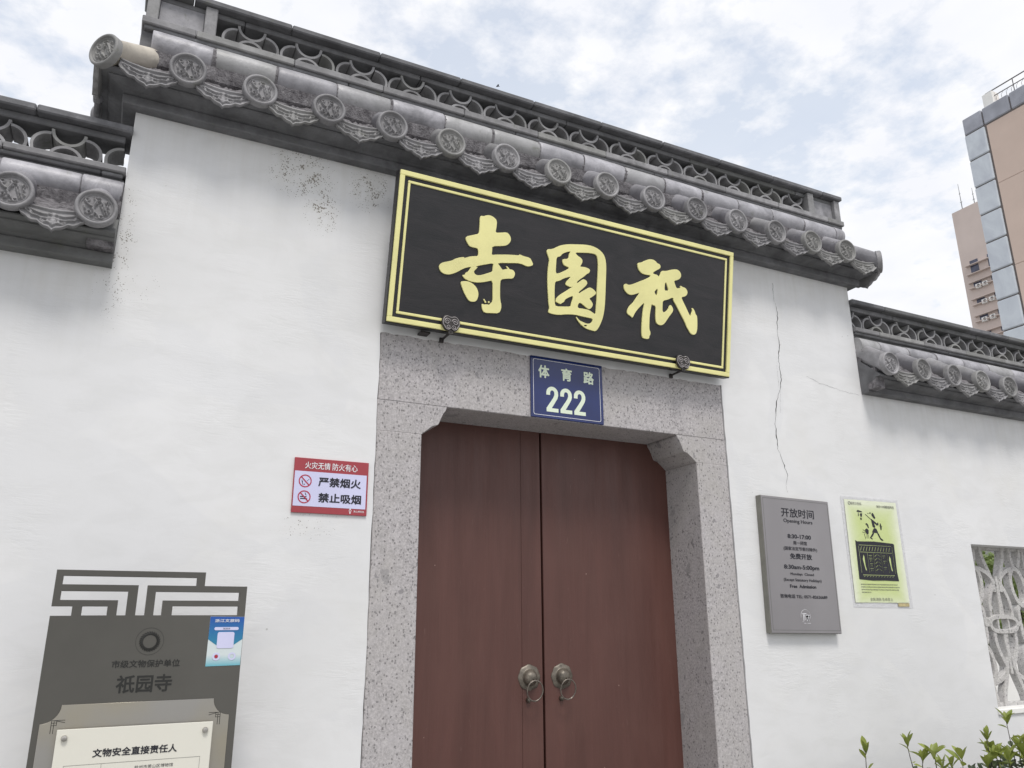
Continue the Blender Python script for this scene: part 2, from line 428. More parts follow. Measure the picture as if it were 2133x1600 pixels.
# ------------------------------------------------------------------ object helpers
col = sc.collection
def link(name, me, ma, parent=None, loc=(0, 0, 0), rot=(0, 0, 0), smooth=False):
    o = bpy.data.objects.new(name, me)
    if ma is not None and len(me.materials) == 0: me.materials.append(MATS[ma] if isinstance(ma, str) else ma)
    if smooth:
        me.polygons.foreach_set('use_smooth', [True] * len(me.polygons))
    col.objects.link(o)
    o.rotation_euler = rot
    if parent is not None:
        o.parent = parent
        base = parent.get('_base', None)
        bx = Vector(base) if base is not None else Vector((0, 0, 0))
        o.location = Vector(loc) - bx
        o['_base'] = tuple(Vector(loc)) 
    else:
        o.location = loc
        o['_base'] = tuple(Vector(loc))
    return o
def thing(name, label, cat, base, group=None):
    o = bpy.data.objects.new(name, None); col.objects.link(o)
    o.location = base; o['_base'] = tuple(base); o.empty_display_size = 0.1
    o['label'] = label; o['category'] = cat; o['kind'] = 'thing'
    if group: o['group'] = group
    return o
def tag(o, label, cat, group=None):
    o['label'] = label; o['category'] = cat; o['kind'] = 'thing'
    if group: o['group'] = group
    return o
def mesh(name, vs, fs):
    me = bpy.data.meshes.new(name); me.from_pydata([tuple(v) for v in vs], [], fs); me.update()
    return me
class MB:
    def __init__(s): s.v = []; s.f = []
    def add(s, vs, fs):
        k = len(s.v); s.v += [tuple(v) for v in vs]; s.f += [tuple(i + k for i in f) for f in fs]
    def box(s, x0, x1, y0, y1, z0, z1, bev=0.0):
        if x0 > x1: x0, x1 = x1, x0
        if y0 > y1: y0, y1 = y1, y0
        if z0 > z1: z0, z1 = z1, z0
        if bev <= 0:
            s.add([(x, y, z) for x in (x0, x1) for y in (y0, y1) for z in (z0, z1)],
                  [(0, 1, 3, 2), (4, 6, 7, 5), (0, 4, 5, 1), (2, 3, 7, 6), (0, 2, 6, 4), (1, 5, 7, 3)])
            return
        b = min(bev, (x1 - x0) / 2.1, (y1 - y0) / 2.1, (z1 - z0) / 2.1)
        vs = []
        for ix, x in enumerate((x0, x1)):
            for iy, y in enumerate((y0, y1)):
                for iz, z in enumerate((z0, z1)):
                    sx, sy, sz = (1 - 2 * ix), (1 - 2 * iy), (1 - 2 * iz)
                    vs += [(x, y + sy * b, z + sz * b), (x + sx * b, y, z + sz * b), (x + sx * b, y + sy * b, z)]
        c = lambda ix, iy, iz, k: (ix * 4 + iy * 2 + iz) * 3 + k
        fs = []
        for ix in (0, 1):
            q = [c(ix, 0, 0, 0), c(ix, 0, 1, 0), c(ix, 1, 1, 0), c(ix, 1, 0, 0)]; fs.append(tuple(q if ix == 0 else q[::-1]))
        for iy in (0, 1):
            q = [c(0, iy, 0, 1), c(1, iy, 0, 1), c(1, iy, 1, 1), c(0, iy, 1, 1)]; fs.append(tuple(q if iy == 0 else q[::-1]))
        for iz in (0, 1):
            q = [c(0, 0, iz, 2), c(0, 1, iz, 2), c(1, 1, iz, 2), c(1, 0, iz, 2)]; fs.append(tuple(q if iz == 0 else q[::-1]))
        for a in (0, 1):
            for d in (0, 1):
                fs.append((c(a, d, 0, 0), c(a, d, 0, 1), c(a, d, 1, 1), c(a, d, 1, 0)))
                fs.append((c(a, 0, d, 0), c(a, 0, d, 2), c(a, 1, d, 2), c(a, 1, d, 0)))
                fs.append((c(0, a, d, 1), c(0, a, d, 2), c(1, a, d, 2), c(1, a, d, 1)))
        for ix in (0, 1):
            for iy in (0, 1):
                for iz in (0, 1): fs.append((c(ix, iy, iz, 0), c(ix, iy, iz, 1), c(ix, iy, iz, 2)))
        s.add(vs, fs)
    def tube(s, pts, r, n=6, closed=False):
        pts = [Vector(p) for p in pts]; k0 = len(s.v); m_ = len(pts)
        rs = r if isinstance(r, (list, tuple)) else [r] * m_
        for i, p in enumerate(pts):
            a = pts[(i - 1) % m_] if (closed or i > 0) else p
            b = pts[(i + 1) % m_] if (closed or i < m_ - 1) else p
            d = (b - a).normalized()
            up = Vector((0, 1, 0)) if abs(d.y) < 0.9 else Vector((1, 0, 0))
            u = d.cross(up).normalized(); w = d.cross(u)
            for j in range(n):
                t = 2 * math.pi * j / n
                s.v.append(tuple(p + (u * math.cos(t) + w * math.sin(t)) * rs[i]))
        for i in range(m_ if closed else m_ - 1):
            for j in range(n):
                a = k0 + i * n + j; b = k0 + i * n + (j + 1) % n
                c = k0 + ((i + 1) % m_) * n + (j + 1) % n; d = k0 + ((i + 1) % m_) * n + j
                s.f.append((a, b, c, d))
        if not closed:
            s.f.append(tuple(k0 + j for j in range(n))[::-1]); s.f.append(tuple(k0 + (m_ - 1) * n + j for j in range(n)))
    def build(s, name): return mesh(name, s.v, s.f)
def boxo(name, ma, parent, x0, x1, y0, y1, z0, z1, bev=0.0):
    b = MB(); b.box(x0, x1, y0, y1, z0, z1, bev); return link(name, b.build(name), ma, parent)
def poly(name, loops, y, thick, bev=0.0):
    """filled outline in the X-Z plane (holes allowed); front face at y, body going back by thick"""
    cu = bpy.data.curves.new(name, 'CURVE'); cu.dimensions = '2D'; cu.fill_mode = 'BOTH'
    cu.extrude = max(thick / 2 - bev, 0.0); cu.bevel_depth = bev; cu.bevel_resolution = 1
    for L in loops:
        sp = cu.splines.new('POLY'); sp.points.add(len(L) - 1)
        for i, p in enumerate(L): sp.points[i].co = (p[0], p[1], 0, 1)
        sp.use_cyclic_u = True
    ob = bpy.data.objects.new(name, cu)
    me = bpy.data.meshes.new_from_object(ob)
    bpy.data.objects.remove(ob); bpy.data.curves.remove(cu)
    me.transform(Matrix(((1, 0, 0, 0), (0, 0, -1, y + thick / 2), (0, 1, 0, 0), (0, 0, 0, 1))))
    me.name = name
    return me
def smooth_loop(L, k=2):
    for _ in range(k):
        n = len(L); out = []
        for i in range(n):
            a, b = L[i], L[(i + 1) % n]
            out.append((a[0] * .75 + b[0] * .25, a[1] * .75 + b[1] * .25)); out.append((a[0] * .25 + b[0] * .75, a[1] * .25 + b[1] * .75))
        L = out
    return L
def text(s, cx_, cz_, w, h, y, ma, parent, name='lettering', bold=0.0, off=0.0006):
    cu = bpy.data.curves.new('t', 'FONT'); cu.body = s; cu.size = 1.0; cu.resolution_u = 3
    ob = bpy.data.objects.new('t', cu)
    me = bpy.data.meshes.new_from_object(ob)
    bpy.data.objects.remove(ob); bpy.data.curves.remove(cu)
    V0 = [(v.co.x, v.co.y) for v in me.vertices]; F0 = [tuple(f.vertices) for f in me.polygons]
    bpy.data.meshes.remove(me)
    if not V0: return None
    xs = [v[0] for v in V0]; ys = [v[1] for v in V0]
    x0, x1, y0, y1 = min(xs) - bold, max(xs) + bold, min(ys) - bold, max(ys) + bold
    sx = w / max(x1 - x0, 1e-4); sy = (h / max(y1 - y0, 1e-4)) if h else sx
    b = MB()
    offs = [(0, 0)] if bold <= 0 else [(0, 0), (bold, 0), (-bold, 0), (0, bold), (0, -bold), (bold * .7, bold * .7), (-bold * .7, -bold * .7), (bold * .7, -bold * .7), (-bold * .7, bold * .7)]
    for k, (dx, dz) in enumerate(offs):      # a heavier weight: the same glyphs struck several times, a hair apart
        b.add([(cx_ + sx * (vx + dx - (x0 + x1) / 2), y - off - k * 0.00006, cz_ + sy * (vy + dz - (y0 + y1) / 2)) for vx, vy in V0], F0)
    return link(name, b.build(name), ma, parent)
def arc(cx_, cz_, r, a0, a1, n=10, ry=None):
    ry = ry or r
    return [(cx_ + r * math.cos(R(a0 + (a1 - a0) * i / n)), cz_ + ry * math.sin(R(a0 + (a1 - a0) * i / n))) for i in range(n + 1)]
def ring_loops(cx_, cz_, r0, r1, n=28): return [arc(cx_, cz_, r1, 0, 360 - 360 / n, n - 1), arc(cx_, cz_, r0, 0, 360 - 360 / n, n - 1)]

# outlines of the three painted characters, in metres on the board
SI=[((0.412,0.577),(0.424,0.576),(0.438,0.584),(0.456,0.589),(0.476,0.585),(0.495,0.572),(0.495,0.538),(0.491,0.51),(0.519,0.516),(0.551,0.525),(0.565,0.517),(0.575,0.501),(0.574,0.483),(0.558,0.463),(0.532,0.454),(0.48,0.443),(0.482,0.421),(0.48,0.398),(0.502,0.404),(0.55,0.414),(0.592,0.421),(0.627,0.425),(0.627,0.431),(0.65,0.426),(0.684,0.425),(0.695,0.41),(0.705,0.394),(0.685,0.383),(0.669,0.381),(0.635,0.389),(0.591,0.382),(0.512,0.367),(0.527,0.354),(0.543,0.336),(0.556,0.343),(0.573,0.347),(0.567,0.354),(0.562,0.361),(0.574,0.354),(0.579,0.347),(0.598,0.348),(0.61,0.336),(0.608,0.318),(0.599,0.306),(0.571,0.301),(0.537,0.291),(0.536,0.262),(0.54,0.21),(0.544,0.186),(0.55,0.17),(0.551,0.149),(0.542,0.127),(0.506,0.122),(0.467,0.117),(0.455,0.133),(0.452,0.149),(0.452,0.157),(0.462,0.154),(0.477,0.158),(0.49,0.157),(0.498,0.169),(0.506,0.176),(0.502,0.228),(0.497,0.279),(0.471,0.269),(0.446,0.26),(0.414,0.253),(0.384,0.253),(0.358,0.26),(0.348,0.267),(0.342,0.275),(0.355,0.277),(0.359,0.29),(0.368,0.293),(0.379,0.313),(0.385,0.324),(0.357,0.314),(0.336,0.301),(0.313,0.283),(0.285,0.268),(0.261,0.263),(0.239,0.269),(0.227,0.284),(0.226,0.299),(0.237,0.313),(0.263,0.323),(0.287,0.333),(0.3,0.344),(0.324,0.355),(0.344,0.361),(0.343,0.354),(0.367,0.367),(0.389,0.374),(0.414,0.379),(0.414,0.4),(0.409,0.418),(0.385,0.417),(0.366,0.419),(0.354,0.433),(0.344,0.449),(0.348,0.462),(0.373,0.472),(0.394,0.481),(0.41,0.489),(0.41,0.519),(0.409,0.544),(0.408,0.565)),
 ((0.411,0.332),(0.45,0.347),(0.496,0.363),(0.493,0.342),(0.494,0.319),(0.468,0.307),(0.447,0.296),(0.425,0.288),(0.411,0.287),(0.4,0.294),(0.397,0.304),(0.408,0.317),(0.415,0.327),(0.404,0.325)),
 ((0.336,0.241),(0.352,0.247),(0.373,0.25),(0.396,0.244),(0.416,0.23),(0.427,0.211),(0.43,0.192),(0.424,0.169),(0.412,0.16),(0.389,0.158),(0.373,0.174),(0.356,0.198),(0.345,0.22)),
 ((0.457,0.18),(0.462,0.181),(0.465,0.175),(0.472,0.17),(0.471,0.164),(0.466,0.167),(0.461,0.175)),
 ((0.483,0.174),(0.489,0.175),(0.488,0.166),(0.483,0.169))]
YUAN=[((0.775,0.481),(0.78,0.488),(0.804,0.493),(0.832,0.512),(0.859,0.526),(0.895,0.537),(0.938,0.545),(0.989,0.554),(1.03,0.556),(1.068,0.547),(1.096,0.53),(1.111,0.506),(1.118,0.474),(1.12,0.435),(1.121,0.385),(1.123,0.32),(1.123,0.254),(1.117,0.204),(1.106,0.17),(1.093,0.142),(1.079,0.124),(1.063,0.124),(1.025,0.128),(0.999,0.14),(0.98,0.154),(0.968,0.167),(0.961,0.178),(0.969,0.173),(0.983,0.161),(1.001,0.158),(1.024,0.152),(1.046,0.157),(1.056,0.168),(1.059,0.185),(1.029,0.186),(0.992,0.187),(0.955,0.189),(0.902,0.182),(0.863,0.172),(0.828,0.171),(0.807,0.174),(0.804,0.179),(0.81,0.198),(0.803,0.219),(0.799,0.253),(0.793,0.293),(0.788,0.34),(0.787,0.387),(0.79,0.426),(0.791,0.439),(0.782,0.457),(0.774,0.474)),
 ((0.829,0.459),(0.851,0.466),(0.857,0.479),(0.88,0.494),(0.903,0.503),(0.908,0.5),(0.9,0.49),(0.899,0.462),(0.866,0.455),(0.865,0.444),(0.872,0.428),(0.888,0.423),(0.903,0.421),(0.903,0.413),(0.876,0.395),(0.852,0.38),(0.83,0.373),(0.829,0.418)),
 ((0.93,0.503),(0.977,0.511),(1.025,0.519),(1.059,0.517),(1.068,0.491),(1.072,0.459),(1.073,0.393),(1.073,0.327),(1.075,0.279),(1.073,0.246),(1.074,0.209),(1.064,0.21),(1.034,0.224),(1.004,0.225),(0.966,0.223),(0.966,0.24),(0.976,0.255),(0.995,0.248),(1.03,0.228),(1.044,0.236),(1.054,0.255),(1.045,0.27),(1.028,0.283),(1.047,0.295),(1.07,0.317),(1.06,0.328),(1.045,0.337),(1.028,0.34),(1.012,0.329),(0.991,0.314),(0.969,0.297),(0.966,0.306),(0.99,0.328),(1.013,0.354),(1.011,0.367),(1.0,0.374),(0.988,0.375),(0.973,0.361),(0.954,0.347),(0.952,0.355),(0.972,0.374),(0.993,0.391),(1.008,0.407),(1.021,0.414),(1.025,0.43),(1.016,0.435),(0.997,0.438),(0.979,0.437),(0.964,0.435),(0.977,0.457),(0.977,0.473),(0.964,0.483),(0.949,0.487)),
 ((0.831,0.335),(0.855,0.343),(0.878,0.36),(0.917,0.377),(0.912,0.366),(0.894,0.345),(0.89,0.33),(0.897,0.328),(0.917,0.322),(0.937,0.33),(0.918,0.315),(0.89,0.293),(0.86,0.27),(0.845,0.253),(0.84,0.235),(0.852,0.233),(0.868,0.227),(0.877,0.235),(0.887,0.242),(0.891,0.253),(0.9,0.261),(0.917,0.272),(0.938,0.282),(0.936,0.261),(0.93,0.244),(0.929,0.224),(0.889,0.217),(0.842,0.21),(0.835,0.227),(0.83,0.284),(0.829,0.315)),
 ((1.004,0.143),(1.019,0.148),(1.031,0.145),(1.018,0.136))]
QI=[((1.31,0.522),(1.333,0.529),(1.358,0.545),(1.381,0.556),(1.404,0.559),(1.421,0.554),(1.434,0.543),(1.447,0.543),(1.455,0.533),(1.452,0.521),(1.434,0.509),(1.415,0.496),(1.406,0.486),(1.416,0.482),(1.435,0.482),(1.449,0.472),(1.456,0.486),(1.463,0.509),(1.492,0.513),(1.523,0.526),(1.554,0.535),(1.574,0.533),(1.59,0.517),(1.59,0.497),(1.573,0.481),(1.545,0.471),(1.552,0.454),(1.566,0.43),(1.589,0.439),(1.593,0.442),(1.588,0.452),(1.606,0.446),(1.622,0.445),(1.635,0.433),(1.638,0.417),(1.625,0.399),(1.597,0.391),(1.61,0.369),(1.63,0.342),(1.649,0.313),(1.666,0.291),(1.67,0.31),(1.677,0.331),(1.672,0.346),(1.689,0.333),(1.698,0.311),(1.708,0.306),(1.712,0.26),(1.712,0.227),(1.703,0.204),(1.683,0.199),(1.667,0.207),(1.658,0.22),(1.645,0.233),(1.628,0.263),(1.598,0.301),(1.568,0.342),(1.547,0.366),(1.55,0.375),(1.538,0.378),(1.512,0.362),(1.479,0.351),(1.478,0.326),(1.48,0.285),(1.504,0.295),(1.518,0.311),(1.525,0.331),(1.533,0.336),(1.547,0.32),(1.548,0.304),(1.532,0.283),(1.517,0.262),(1.499,0.233),(1.479,0.217),(1.454,0.219),(1.441,0.233),(1.438,0.271),(1.437,0.316),(1.417,0.316),(1.409,0.323),(1.404,0.291),(1.399,0.252),(1.4,0.211),(1.402,0.182),(1.41,0.171),(1.409,0.154),(1.404,0.15),(1.403,0.134),(1.382,0.131),(1.359,0.135),(1.355,0.172),(1.355,0.219),(1.357,0.271),(1.365,0.324),(1.346,0.304),(1.325,0.281),(1.307,0.256),(1.294,0.227),(1.286,0.235),(1.261,0.245),(1.261,0.261),(1.272,0.285),(1.297,0.31),(1.31,0.333),(1.333,0.369),(1.312,0.359),(1.287,0.348),(1.265,0.346),(1.244,0.358),(1.232,0.376),(1.234,0.393),(1.245,0.399),(1.26,0.394),(1.291,0.406),(1.327,0.426),(1.364,0.445),(1.394,0.464),(1.394,0.474),(1.363,0.47),(1.336,0.474),(1.318,0.489),(1.311,0.505)),
 ((1.421,0.386),(1.43,0.399),(1.443,0.412),(1.444,0.389),(1.441,0.365)),
 ((1.495,0.455),(1.503,0.439),(1.515,0.413),(1.505,0.408),(1.487,0.406),(1.486,0.432),(1.489,0.449))]

# ================================================================== setting
g = MB(); g.add([(-400, -400, 0), (400, -400, 0), (400, 400, 0), (-400, 400, 0)], [(0, 1, 2, 3)])
o = link('ground', g.build('ground'), 'concrete_ground'); o['kind'] = 'structure'
g = MB(); g.box(1.9, 7.9, -0.85, -0.02, -0.05, 0.06, 0.01)
o = link('planting_bed', g.build('planting_bed'), 'soil'); o['kind'] = 'structure'
T = 0.20          # wall thickness
GX0, GX1 = -1.10, 3.075
GC = (GX0 + GX1) / 2

gate = thing('gate_wall', 'tall white gate wall with stone doorway and grey tiled coping in the middle', 'wall', (GC, 0, 0))
wl = thing('garden_wall', 'low white wall with tiled coping to the left of the gate', 'wall', (-2.4, 0, 0), 'lower walls beside the gate')
wr = thing('garden_wall', 'low white wall with stone lattice window to the right of the gate', 'wall', (5.5, 0, 0), 'lower walls beside the gate')

def jag(p0, p1, amp, step=0.035, bias=0.0):
    n = max(2, int(math.dist(p0, p1) / step)); out = []
    dx, dz = (p1[0] - p0[0]), (p1[1] - p0[1]); L = math.hypot(dx, dz); nx, nz = -dz / L, dx / L
    for i in range(n):
        t = i / n; a = (random.random() * amp + bias)
        out.append((p0[0] + dx * t + nx * a, p0[1] + dz * t + nz * a))
    return out
# gate wall body: one outline running round the door opening
op = [(GX0, 0), (GX0, 3.70), (GX1, 3.70), (GX1, 0)]
right = jag((1.950, 0.0), (1.950, 2.84), -0.0045, 0.05, -0.0018)
topj = jag((1.955, 2.842), (-0.004, 2.842), 0.007, 0.02, -0.004)
left = jag((0.0, 2.84), (0.0, 0.0), -0.004, 0.05, -0.0018)
op = op + right + topj + left
link('wall_body', poly('wall_body', [op], 0.0, T), 'plaster', gate)
link('wall_body', poly('wall_body', [[(-3.9, 0), (-3.9, 2.97), (GX0, 2.97), (GX0, 0)]], 0.0, T), 'plaster', wl)
WX0, WX1, WZ0, WZ1 = 3.886, 5.266, 1.075, 2.046
link('wall_body', poly('wall_body', [[(GX1, 0), (GX1, 2.97), (7.9, 2.97), (7.9, 0)],
     [(WX0, WZ0), (WX0 + .001, WZ1), (WX1, WZ1), (WX1, WZ0)]], 0.0, T), 'plaster', wr)

# long crack down the plaster, and the fine branching one to the corner
def crack(pts, w, par, seed):
    rr = random.Random(seed); P = []
    for i in range(len(pts) - 1):
        a, b_ = pts[i], pts[i + 1]; n = max(2, int(math.dist(a, b_) / 0.012))
        for k in range(n):
            t = k / n
            P.append((a[0] + (b_[0] - a[0]) * t + rr.uniform(-.0035, .0035), a[1] + (b_[1] - a[1]) * t))
    vs, fs = [], []
    for i, p_ in enumerate(P):
        ww = w * (0.35 + 0.9 * abs(math.sin(i * 0.21 + seed)) ** 2) * (0.4 if i < 12 or i > len(P) - 12 else 1) * rr.uniform(.6, 1.2)
        ang = rr.uniform(-.15, .15)
        vs += [(p_[0] - ww / 2, -0.0008, p_[1] + ang * ww), (p_[0] + ww / 2, -0.0008, p_[1] - ang * ww)]
        if i: k = 2 * i; fs.append((k - 2, k - 1, k + 1, k))
    link('crack', mesh('crack', vs, fs), 'void_dark', par)
crack([(2.425, 3.551), (2.42, 3.456), (2.439, 3.366), (2.422, 3.24), (2.429, 3.151), (2.407, 3.072), (2.411, 2.94), (2.395, 2.88), (2.353, 2.788), (2.328, 2.658), (2.328, 2.518), (2.355, 2.452), (2.38, 2.372), (2.361, 2.316), (2.369, 2.262)], 0.0046, gate, 1)
crack([(2.395, 3.08), (2.385, 2.95), (2.392, 2.84), (2.374, 2.72)], 0.0012, gate, 3)
def hcrack(pts, w, par, seed):
    rr = random.Random(seed); vs, fs = [], []; P = []
    for i in range(len(pts) - 1):
        a, b_ = pts[i], pts[i + 1]; n = max(2, int(math.dist(a, b_) / 0.015))
        for k in range(n):
            t = k / n; P.append((a[0] + (b_[0] - a[0]) * t, a[1] + (b_[1] - a[1]) * t + rr.uniform(-.003, .003)))
    for i, p_ in enumerate(P):
        ww = w * rr.uniform(.4, 1.2)
        vs += [(p_[0], -0.0008, p_[1] - ww / 2), (p_[0], -0.0008, p_[1] + ww / 2)]
        if i: k = 2 * i; fs.append((k - 2, k, k + 1, k - 1))
    link('crack', mesh('crack', vs, fs), 'void_dark', par)
hcrack([(2.62, 2.985), (2.72, 2.955), (2.85, 2.94), (2.95, 2.925), (3.07, 2.925)], 0.0011, gate, 5)

# ------------------------------------------------------------------ stone doorway
ZL, ZC, ZT = 2.531, 2.394, 2.90
D0, D1 = 0.004, 0.285
def stone_block(name, x0, x1, z0, z1):
    return boxo(name, 'stone', gate, x0, x1, D0, D1, z0, z1, 0.003)
stone_block('lintel', 0.0, 1.95, ZL + 0.001, ZT)
stone_block('jamb', 0.0, 0.206, 0.0, ZC - 0.001)
stone_block('jamb', 1.744, 1.95, 0.0, ZC - 0.001)
cor = [(0.116, ZL - .001), (0.113, 2.518), (0.1, 2.499), (0.088, 2.472), (0.079, 2.449), (0.069, 2.4435), (0.054, 2.440), (0.033, 2.424), (0.014, 2.408), (0.0, ZC + .001)]
cl = [(0.001, ZC + .001), (0.001, ZL - .001)] + [(0.206 + a, z) for a, z in cor]
crr = [(1.949, ZL - .001), (1.949, ZC + .001)] + [(1.744 - a, z) for a, z in cor][::-1]
link('corbel', poly('corbel', [cl], D0 + 0.0015, D1 - D0, 0.002), 'stone', gate)
link('corbel', poly('corbel', [crr], D0 + 0.0015, D1 - D0, 0.002), 'stone', gate)
# ------------------------------------------------------------------ door leaves
DY = 0.272
boxo('gap_dark_sheet', 'void_dark', gate, 0.10, 1.86, DY + 0.05, DY + 0.07, 0.0, 2.60)  # near-black sheet stands in for the darkness seen through the leaf gap
def leaf(x0, x1, seams, kx, lab):
    xs = [x0] + seams + [x1]; first = None
    b = MB(); b.box(x0 + .01, x1 - .01, DY + 0.030, DY + 0.048, 0.01, 2.60)
    lf = link('door_leaf', b.build('door_leaf'), 'door', gate); lf['label'] = lab
    for i in range(len(xs) - 1):
        bb = MB(); dy = 0.0006 * (i % 2)
        bb.box(xs[i] + (0.0007 if i else 0), xs[i + 1] - (0.0007 if i < len(xs) - 2 else 0), DY + dy, DY + 0.030, 0.0, 2.605, 0.0008 if 0 < i or i < len(xs) - 2 else 0.002)
        link('board', bb.build('board'), 'door', lf)
    # studded boss with a pull ring
    kz = 1.340
    b = MB(); prof = [(0.0, 0.042), (0.010, 0.0415), (0.020, 0.038), (0.027, 0.032), (0.0315, 0.025), (0.034, 0.020), (0.0335, 0.018), (0.037, 0.014), (0.0365, 0.012), (0.041, 0.008), (0.045, 0.008), (0.050, 0.0045), (0.057, 0.0035), (0.058, 0.0)]
    n = 30; vs = []; fs = []
    for i, (r, hgt) in enumerate(prof):
        for j in range(n):
            t = 2 * math.pi * j / n
            rr = r * (1 + (0.035 * math.cos(8 * t) if i >= 11 else 0) ); fl = hgt + (0.0012 * math.cos(10 * t) if 2 < i < 5 else 0)
            vs.append((kx + rr * math.cos(t), DY - fl, kz + rr * math.sin(t)))
    for i in range(len(prof) - 1):
        for j in range(n):
            a = i * n + j; c = i * n + (j + 1) % n; fs.append((a, a + n, c + n, c))
    link('knocker_boss', mesh('knocker_boss', vs, fs), 'brass_old', lf, smooth=True)
    b = MB(); cz0 = kz - 0.052
    pts = [(kx + 0.001 + 0.041 * math.sin(t), DY - 0.052 + 0.018 * (1 + math.cos(t)) * -0.3, cz0 - .003 + 0.045 * math.cos(t)) for t in [2 * math.pi * k / 32 for k in range(32)]]
    b.tube(pts, 0.0034, 8, True)
    b.tube([(kx + 0.004, DY - 0.034, kz - 0.004), (kx + 0.002, DY - 0.054, kz - 0.008), (kx + 0.002, DY - 0.064, kz - 0.012), (kx + 0.002, DY - 0.058, kz - 0.017)], 0.004, 8)
    link('pull_ring', b.build('pull_ring'), 'ring_bronze', lf, smooth=True)
    b = MB(); b.tube([(kx - 0.006, DY, cz0 - 0.047), (kx - 0.006, DY - 0.014, cz0 - 0.047), (kx - 0.006, DY - 0.019, cz0 - 0.047)], [0.012, 0.010, 0.004], 12)
    link('ring_stud', b.build('ring_stud'), 'brass_old', lf, smooth=True)
leaf(0.13, 0.9455, [0.836], 0.872, 'left door leaf of brown red boards with a fine split beside its knocker')
leaf(0.9575, 1.83, [], 1.050, 'right door leaf of brown red boards')

# ================================================================== tiled copings
def sweep_loop(name, prof, x0, x1, y0, y1, e, ma, par):
    vs, fs = [], []
    for off, z in prof:
        vs += [(x0 - off, y0 - off, e + z), (x1 + off, y0 - off, e + z), (x1 + off, y1 + off, e + z), (x0 - off, y1 + off, e + z)]
    for i in range(len(prof) - 1):
        for j in range(4):
            a = i * 4 + j; b = i * 4 + (j + 1) % 4; fs.append((a, b, b + 4, a + 4))
    fs.append((0, 3, 2, 1)); k = (len(prof) - 1) * 4; fs.append((k, k + 1, k + 2, k + 3))
    return link(name, mesh(name, vs, fs), ma, par)
def extrude_x(name, prof, x0, x1, ma, par):
    n = len(prof); vs = [(x0, y, z) for y, z in prof] + [(x1, y, z) for y, z in prof]
    fs = [(i, (i + 1) % n, n + (i + 1) % n, n + i) for i in range(n)] + [tuple(range(n))[::-1], tuple(range(n, 2 * n))]
    return link(name, mesh(name, vs, fs), ma, par)
CORN = [(0.0, 0.0), (.050, 0), (.055, .006), (.055, .038), (.048, .046), (.060, .055), (.086, .062), (.108, .070), (.115, .076), (.115, .082), (.150, .084), (.150, .090)]
SLOPE = 0.72
cosS = 1 / math.sqrt(1 + SLOPE * SLOPE)

# relief on the round tile ends: a long-tailed bird with scrolls
STROKES = [((-.12, .50), (-.02, .40), .07), ((-.02, .40), (-.10, .15), .10), ((-.10, .15), (-.16, -.12), .11), ((-.16, -.12), (-.05, -.34), .10),
           ((.10, .42), (.24, .38), .06), ((.24, .38), (.36, .14), .09), ((.36, .14), (.46, -.12), .10), ((.46, -.12), (.56, -.38), .06),
           ((.20, .18), (.34, -.14), .06), ((.34, -.14), (.46, -.42), .05), ((-.58, .34), (-.44, .16), .07), ((-.44, .16), (-.30, .06), .09),
           ((-.30, .06), (-.20, .02), .07), ((-.16, .62), (.02, .56), .035), ((.02, .56), (.18, .60), .04), ((-.36, -.20), (-.48, -.36), .05),
           ((-.10, -.34), (-.14, -.54), .045), ((-.14, -.54), (-.28, -.58), .035), ((.02, -.34), (.10, -.50), .05), ((.52, .20), (.62, .04), .04),
           ((-.62, .02), (-.56, -.18), .05), ((-.40, -.46), (-.52, -.40), .06), ((-.02, -.64), (.20, -.62), .03), ((.60, -.08), (.66, -.22), .03)]
RINGS = [((-.48, .42), .10, .035), ((.28, -.54), .10, .035), ((.52, .38), .08, .03), ((-.34, -.34), .08, .03), ((.0, .24), .05, .03)]
def segd(px, py, a, b):
    dx, dy = b[0] - a[0], b[1] - a[1]; t = max(0, min(1, ((px - a[0]) * dx + (py - a[1]) * dy) / (dx * dx + dy * dy)))
    return math.hypot(px - a[0] - t * dx, py - a[1] - t * dy)
def relief(x, y, S, Q, h):
    m_ = 0.0
    for a, b, w in S:
        d = segd(x, y, a, b)
        w *= .78
        if d < w: m_ = max(m_, h * math.sqrt(max(0, 1 - (d / w) ** 2)) * (1 + .15 * math.sin(60 * (x + y))))
    for c, r, w in Q:
        d = abs(math.hypot(x - c[0], y - c[1]) - r)
        if d < w: m_ = max(m_, h * .8 * math.sqrt(max(0, 1 - (d / w) ** 2)))
    return m_
DR = 0.0725
def disc_mesh():
    rs = [0, .04, .08, .12, .16, .2, .24, .28, .32, .36, .4, .44, .48, .52, .56, .6, .64, .67, .69, .71, .72, .74, .76, .785, .81, .84, .88, .93, .97, 1.0]
    n = 88; vs = []; fs = []
    def hh(r, t):
        x, y = r * math.cos(t), r * math.sin(t)
        if r <= .70: return relief(x / .92, y / .92, STROKES, RINGS, .0105)
        if r <= .72: return 0.0
        if r <= .76: return .0055
        if r <= .785: return .0005
        if r <= .81: return .008
        return .0120 * math.sqrt(max(0.05, 1 - ((r - .9) / .115) ** 2)) + .001
    for i, r in enumerate(rs):
        for j in range(n):
            t = 2 * math.pi * j / n
            vs.append((DR * r * math.cos(t), -hh(r, t) - .012, DR * r * math.sin(t)))
    for j in range(n):
        t = 2 * math.pi * j / n; vs.append((DR * math.cos(t), .008, DR * math.sin(t)))
    for i in range(len(rs)):
        for j in range(n):
            a = i * n + j; c = i * n + (j + 1) % n; fs.append((a, c, c + n, a + n))
    me = mesh('tile_end', vs, fs); me.materials.append(MATS['clay_face']); me.polygons.foreach_set('use_smooth', [True] * len(me.polygons)); return me
DISC = disc_mesh()
